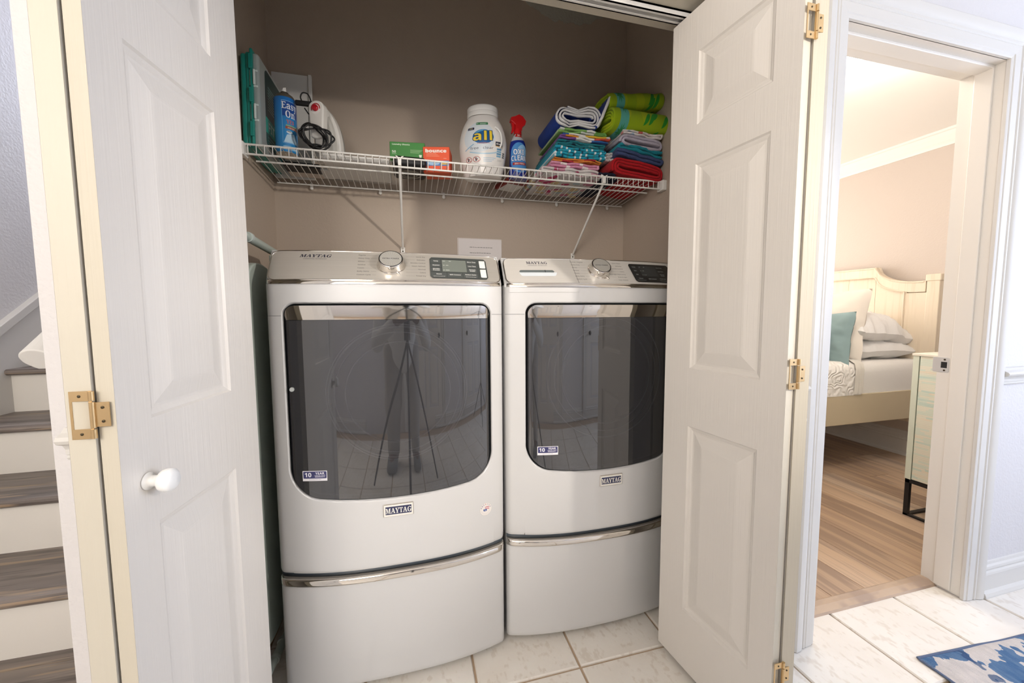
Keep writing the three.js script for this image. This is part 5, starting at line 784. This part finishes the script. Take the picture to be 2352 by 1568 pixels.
// ---------- photographer and tripod, mirrored in the dryer door ----------
{
  const { MarchingCubes } = await import('three/addons/objects/MarchingCubes.js');
  // capsules [ax, ay, az, ra, bx, by, bz, rb]; a smooth minimum joins them
  const capsule = (p, c) => { const [ax, ay, az, ra, bx, by, bz, rb] = c, dx = bx - ax, dy = by - ay, dz = bz - az, t = Math.max(0, Math.min(1, ((p[0] - ax) * dx + (p[1] - ay) * dy + (p[2] - az) * dz) / (dx * dx + dy * dy + dz * dz || 1e-9))); return Math.hypot(p[0] - ax - dx * t, p[1] - ay - dy * t, p[2] - az - dz * t) - (ra + (rb - ra) * t); };
  function skin(caps, k, centre, half, res) {
    const mc = new MarchingCubes(res, mat.black, false, false, 400000); mc.isolation = 0; mc.reset();
    const r = res, fld = mc.field;
    for (let z = 0; z < r; z++) for (let y = 0; y < r; y++) for (let x = 0; x < r; x++) {
      const p = [x, y, z].map((q, i) => centre[i] + (q / (r / 2) - 1) * half); let s = 0, m = 1e9; for (const c of caps) { const d = capsule(p, c); if (d < m) m = d; if (d < 0.3) s += Math.exp(-k * d); }
      fld[z * r * r + y * r + x] = s > 0 ? Math.log(s) / k : -m;
    }
    mc.update(); const n = mc.count, g = new THREE.BufferGeometry(), P2 = new Float32Array(n * 3);
    for (let i = 0; i < n * 3; i++) P2[i] = mc.positionArray[i] * half + centre[i % 3];
    g.setAttribute('position', new THREE.BufferAttribute(P2, 3)); g.setAttribute('normal', new THREE.BufferAttribute(mc.normalArray.slice(0, n * 3), 3)); g.setAttribute('uv', new THREE.BufferAttribute(new Float32Array(n * 2), 2)); return g;
  }
  const o = thing('person', 'photographer in a white shirt and pale grey trousers bending to a camera on a tripod', 'person', [0.36, 0, 1.72]);
  const hx = 0.03, sh = [[-0.19, 1.24, -0.02], [0.19, 1.24, -0.02]], el = [[-0.24, 0.97, -0.12], [0.29, 0.97, -0.12]], ha = [[-0.02, 1.14, -0.33], [0.13, 1.15, -0.33]];
  const arms = [0, 1].flatMap((i) => [[...sh[i], 0.055, ...el[i], 0.043], [...el[i], 0.042, ...ha[i], 0.028]]);
  const legs = [-1, 1].flatMap((s) => [[s * 0.1, 0.9, 0.2, 0.09, s * 0.12, 0.49, 0.15, 0.06], [s * 0.12, 0.49, 0.15, 0.058, s * 0.13, 0.1, 0.22, 0.042], [s * 0.13, 0.05, 0.23, 0.042, s * 0.15, 0.035, 0.04, 0.034]]);
  const torso = [[0, 0.95, 0.2, 0.13, 0, 1.12, 0.08, 0.14], [0, 1.12, 0.08, 0.14, 0, 1.26, 0.0, 0.13], [-0.13, 1.25, 0, 0.08, 0.13, 1.25, 0, 0.08]];
  const head = [[0, 1.28, -0.03, 0.058, hx, 1.39, -0.1, 0.055], [hx, 1.42, -0.115, 0.088, hx, 1.47, -0.1, 0.092], [hx, 1.37, -0.155, 0.05, hx, 1.41, -0.15, 0.06], [hx, 1.43, -0.2, 0.012, hx, 1.4, -0.215, 0.016], [hx - 0.09, 1.43, -0.1, 0.018, hx - 0.092, 1.41, -0.1, 0.016], [hx + 0.09, 1.43, -0.1, 0.018, hx + 0.092, 1.41, -0.1, 0.016]];
  const fingers = ha.flatMap(([x, y, z], i) => [[x, y, z, 0.03, x, y + 0.01, z - 0.05, 0.03], ...[0, 1, 2, 3].flatMap((f) => { const a = [x + (f - 1.5) * 0.018, y + 0.015, z - 0.065], b = [a[0] + (i ? -0.012 : 0.012), a[1] + 0.012 - f * 0.004, a[2] - 0.034 + Math.abs(f - 1.2) * 0.005]; return [[...a, 0.0095, ...b, 0.0085], [...b, 0.0085, b[0] + (i ? -0.018 : 0.018), b[1] - 0.012, b[2] - 0.01, 0.008]]; }), [x + (i ? -0.02 : 0.02), y + 0.01, z - 0.02, 0.012, x + (i ? -0.045 : 0.045), y + 0.022, z - 0.045, 0.01]]);
  const body = M('body', skin([...torso, ...head, ...arms, ...legs, ...fingers], 60, [0.02, 0.78, -0.02], 0.84, 120), S({ color: 0x5a3a2a, roughness: 0.55 }), o);
  const grow = (c, a) => { const q = [...c]; q[3] += a; q[7] += a; return q; };
  M('shirt', skin([...torso.map((c) => grow(c, 0.016)), [0, 0.97, 0.2, 0.15, 0, 0.86, 0.2, 0.155], ...arms.map((c, i) => grow(i % 2 ? [...c.slice(0, 4), ...c.slice(4, 7).map((v, k) => c[k] + (v - c[k]) * 0.75), c[7]] : c, 0.016))], 60, [0.02, 1.15, 0], 0.45, 80), cloth(0xe9e9e7), body);
  M('trousers', skin([[0, 0.97, 0.2, 0.145, 0, 0.9, 0.2, 0.14], ...legs.filter((_, i) => i % 3 < 2).map((c) => grow(c, 0.015))], 60, [0, 0.55, 0.15], 0.56, 80), cloth(0xb4b0aa), body);
  M('hair', new THREE.SphereGeometry(0.102, 32, 20, 0, Math.PI * 2, 0, Math.PI * 0.55).rotateX(0.5).translate(hx, 1.465, -0.085), S({ color: 0x14100e, roughness: 0.9 }), body);
  for (const s of [-1, 1]) M('eye', new THREE.SphereGeometry(0.013, 14, 10).translate(hx + s * 0.034, 1.438, -0.178), S({ color: 0xe6e2dc, roughness: 0.2 }), body);
  for (const s of [-1, 1]) M('shoe', RB(0.1, 0.07, 0.28, 0.03, s * 0.14, 0.036, 0.12, 4), mat.grey, body);
  const c = thing('tripod', 'black camera on a black three-legged tripod', 'tripod', [0.401, 0, 1.31]);
  M('camera_body', mrg([RB(0.14, 0.09, 0.06, 0.012, 0, 1.165, 0.015), RB(0.06, 0.035, 0.05, 0.01, 0, 1.22, 0.01)]), mat.black, c);
  M('camera_lens', cyl(0.036, 0.033, 0.05, 32).rotateX(Math.PI / 2).translate(0, 1.165, -0.04), P({ color: 0x0c0c0e, roughness: 0.2, clearcoat: 0.5 }), c);
  M('head', cyl(0.03, 0.03, 0.12).translate(0, 1.06, 0.015), mat.black, c);
  for (let k = 0; k < 3; k++) { const a = k * 2.094 + 0.5; M('leg', rod([0, 1.0, 0.015], [0.42 * Math.cos(a), 0.01, 0.015 + 0.42 * Math.sin(a)], 0.009), mat.black, c); }
}

// ---------- lamp on a stand in the hall, right behind the camera ----------
{
  const o = thing('stand_lamp', 'bright lamp head on a slim black stand at the right of the hall', 'lamp', [2.45, 0, 2.3]);
  M('pole', rod([0, 0.05, 0], [0, 1.8, 0], 0.011), mat.black, o);
  for (let k = 0; k < 3; k++) M('leg', rod([0, 0.42, 0], [0.32 * Math.cos(k * 2.094), 0.01, 0.32 * Math.sin(k * 2.094)], 0.008), mat.black, o);
  const aim = V(-2.2, -0.8, -2.85).normalize(), qn = new THREE.Quaternion().setFromUnitVectors(V(0, 0, 1), aim), place = (g) => g.applyQuaternion(qn).translate(0, 1.89, 0);
  M('reflector', place(new THREE.LatheGeometry([[0.03, -0.09], [0.05, -0.08], [0.06, 0.0], [0.075, 0.05]].map((q) => new THREE.Vector2(...q)), 32).rotateX(Math.PI / 2)), new THREE.MeshStandardMaterial({ color: 0x1a1a1c, roughness: 0.4, side: THREE.DoubleSide }), o);
  M('lamp_glass', place(new THREE.CircleGeometry(0.06, 32).translate(0, 0, 0.01)), S({ color: 0xffffff, emissive: 0xfff3e4, emissiveIntensity: 6, roughness: 0.5 }), o);
  const l = new THREE.SpotLight(0xfff6ec, 19, 0, 0.36, 0.6, 2); l.position.set(0, 1.89, 0).addScaledVector(aim, 0.06); l.target.position.set(-2.2, 1.09, -2.85); o.add(l, l.target); l.shadow.radius = 2.2; l.castShadow = true;
}
{
  const o = thing('ceiling_lamp', 'flush round white ceiling lamp just inside the bedroom door', 'lamp', [2.5, 2.46, -0.2]);
  M('base', cyl(0.13, 0.13, 0.02, 40).translate(0, -0.01, 0), mat.white, o); M('shade', new THREE.SphereGeometry(0.12, 32, 12, 0, Math.PI * 2, Math.PI / 2, Math.PI / 2).scale(1, 0.6, 1).translate(0, -0.02, 0), S({ color: 0xffffff, emissive: 0xfff6ea, emissiveIntensity: 3, roughness: 0.5 }), o);
  const l = new THREE.PointLight(0xfffaf2, 3.8); l.position.set(0, -0.12, 0); l.shadow.radius = 5; l.castShadow = true; o.add(l);
}
renderer.render(scene, camera);
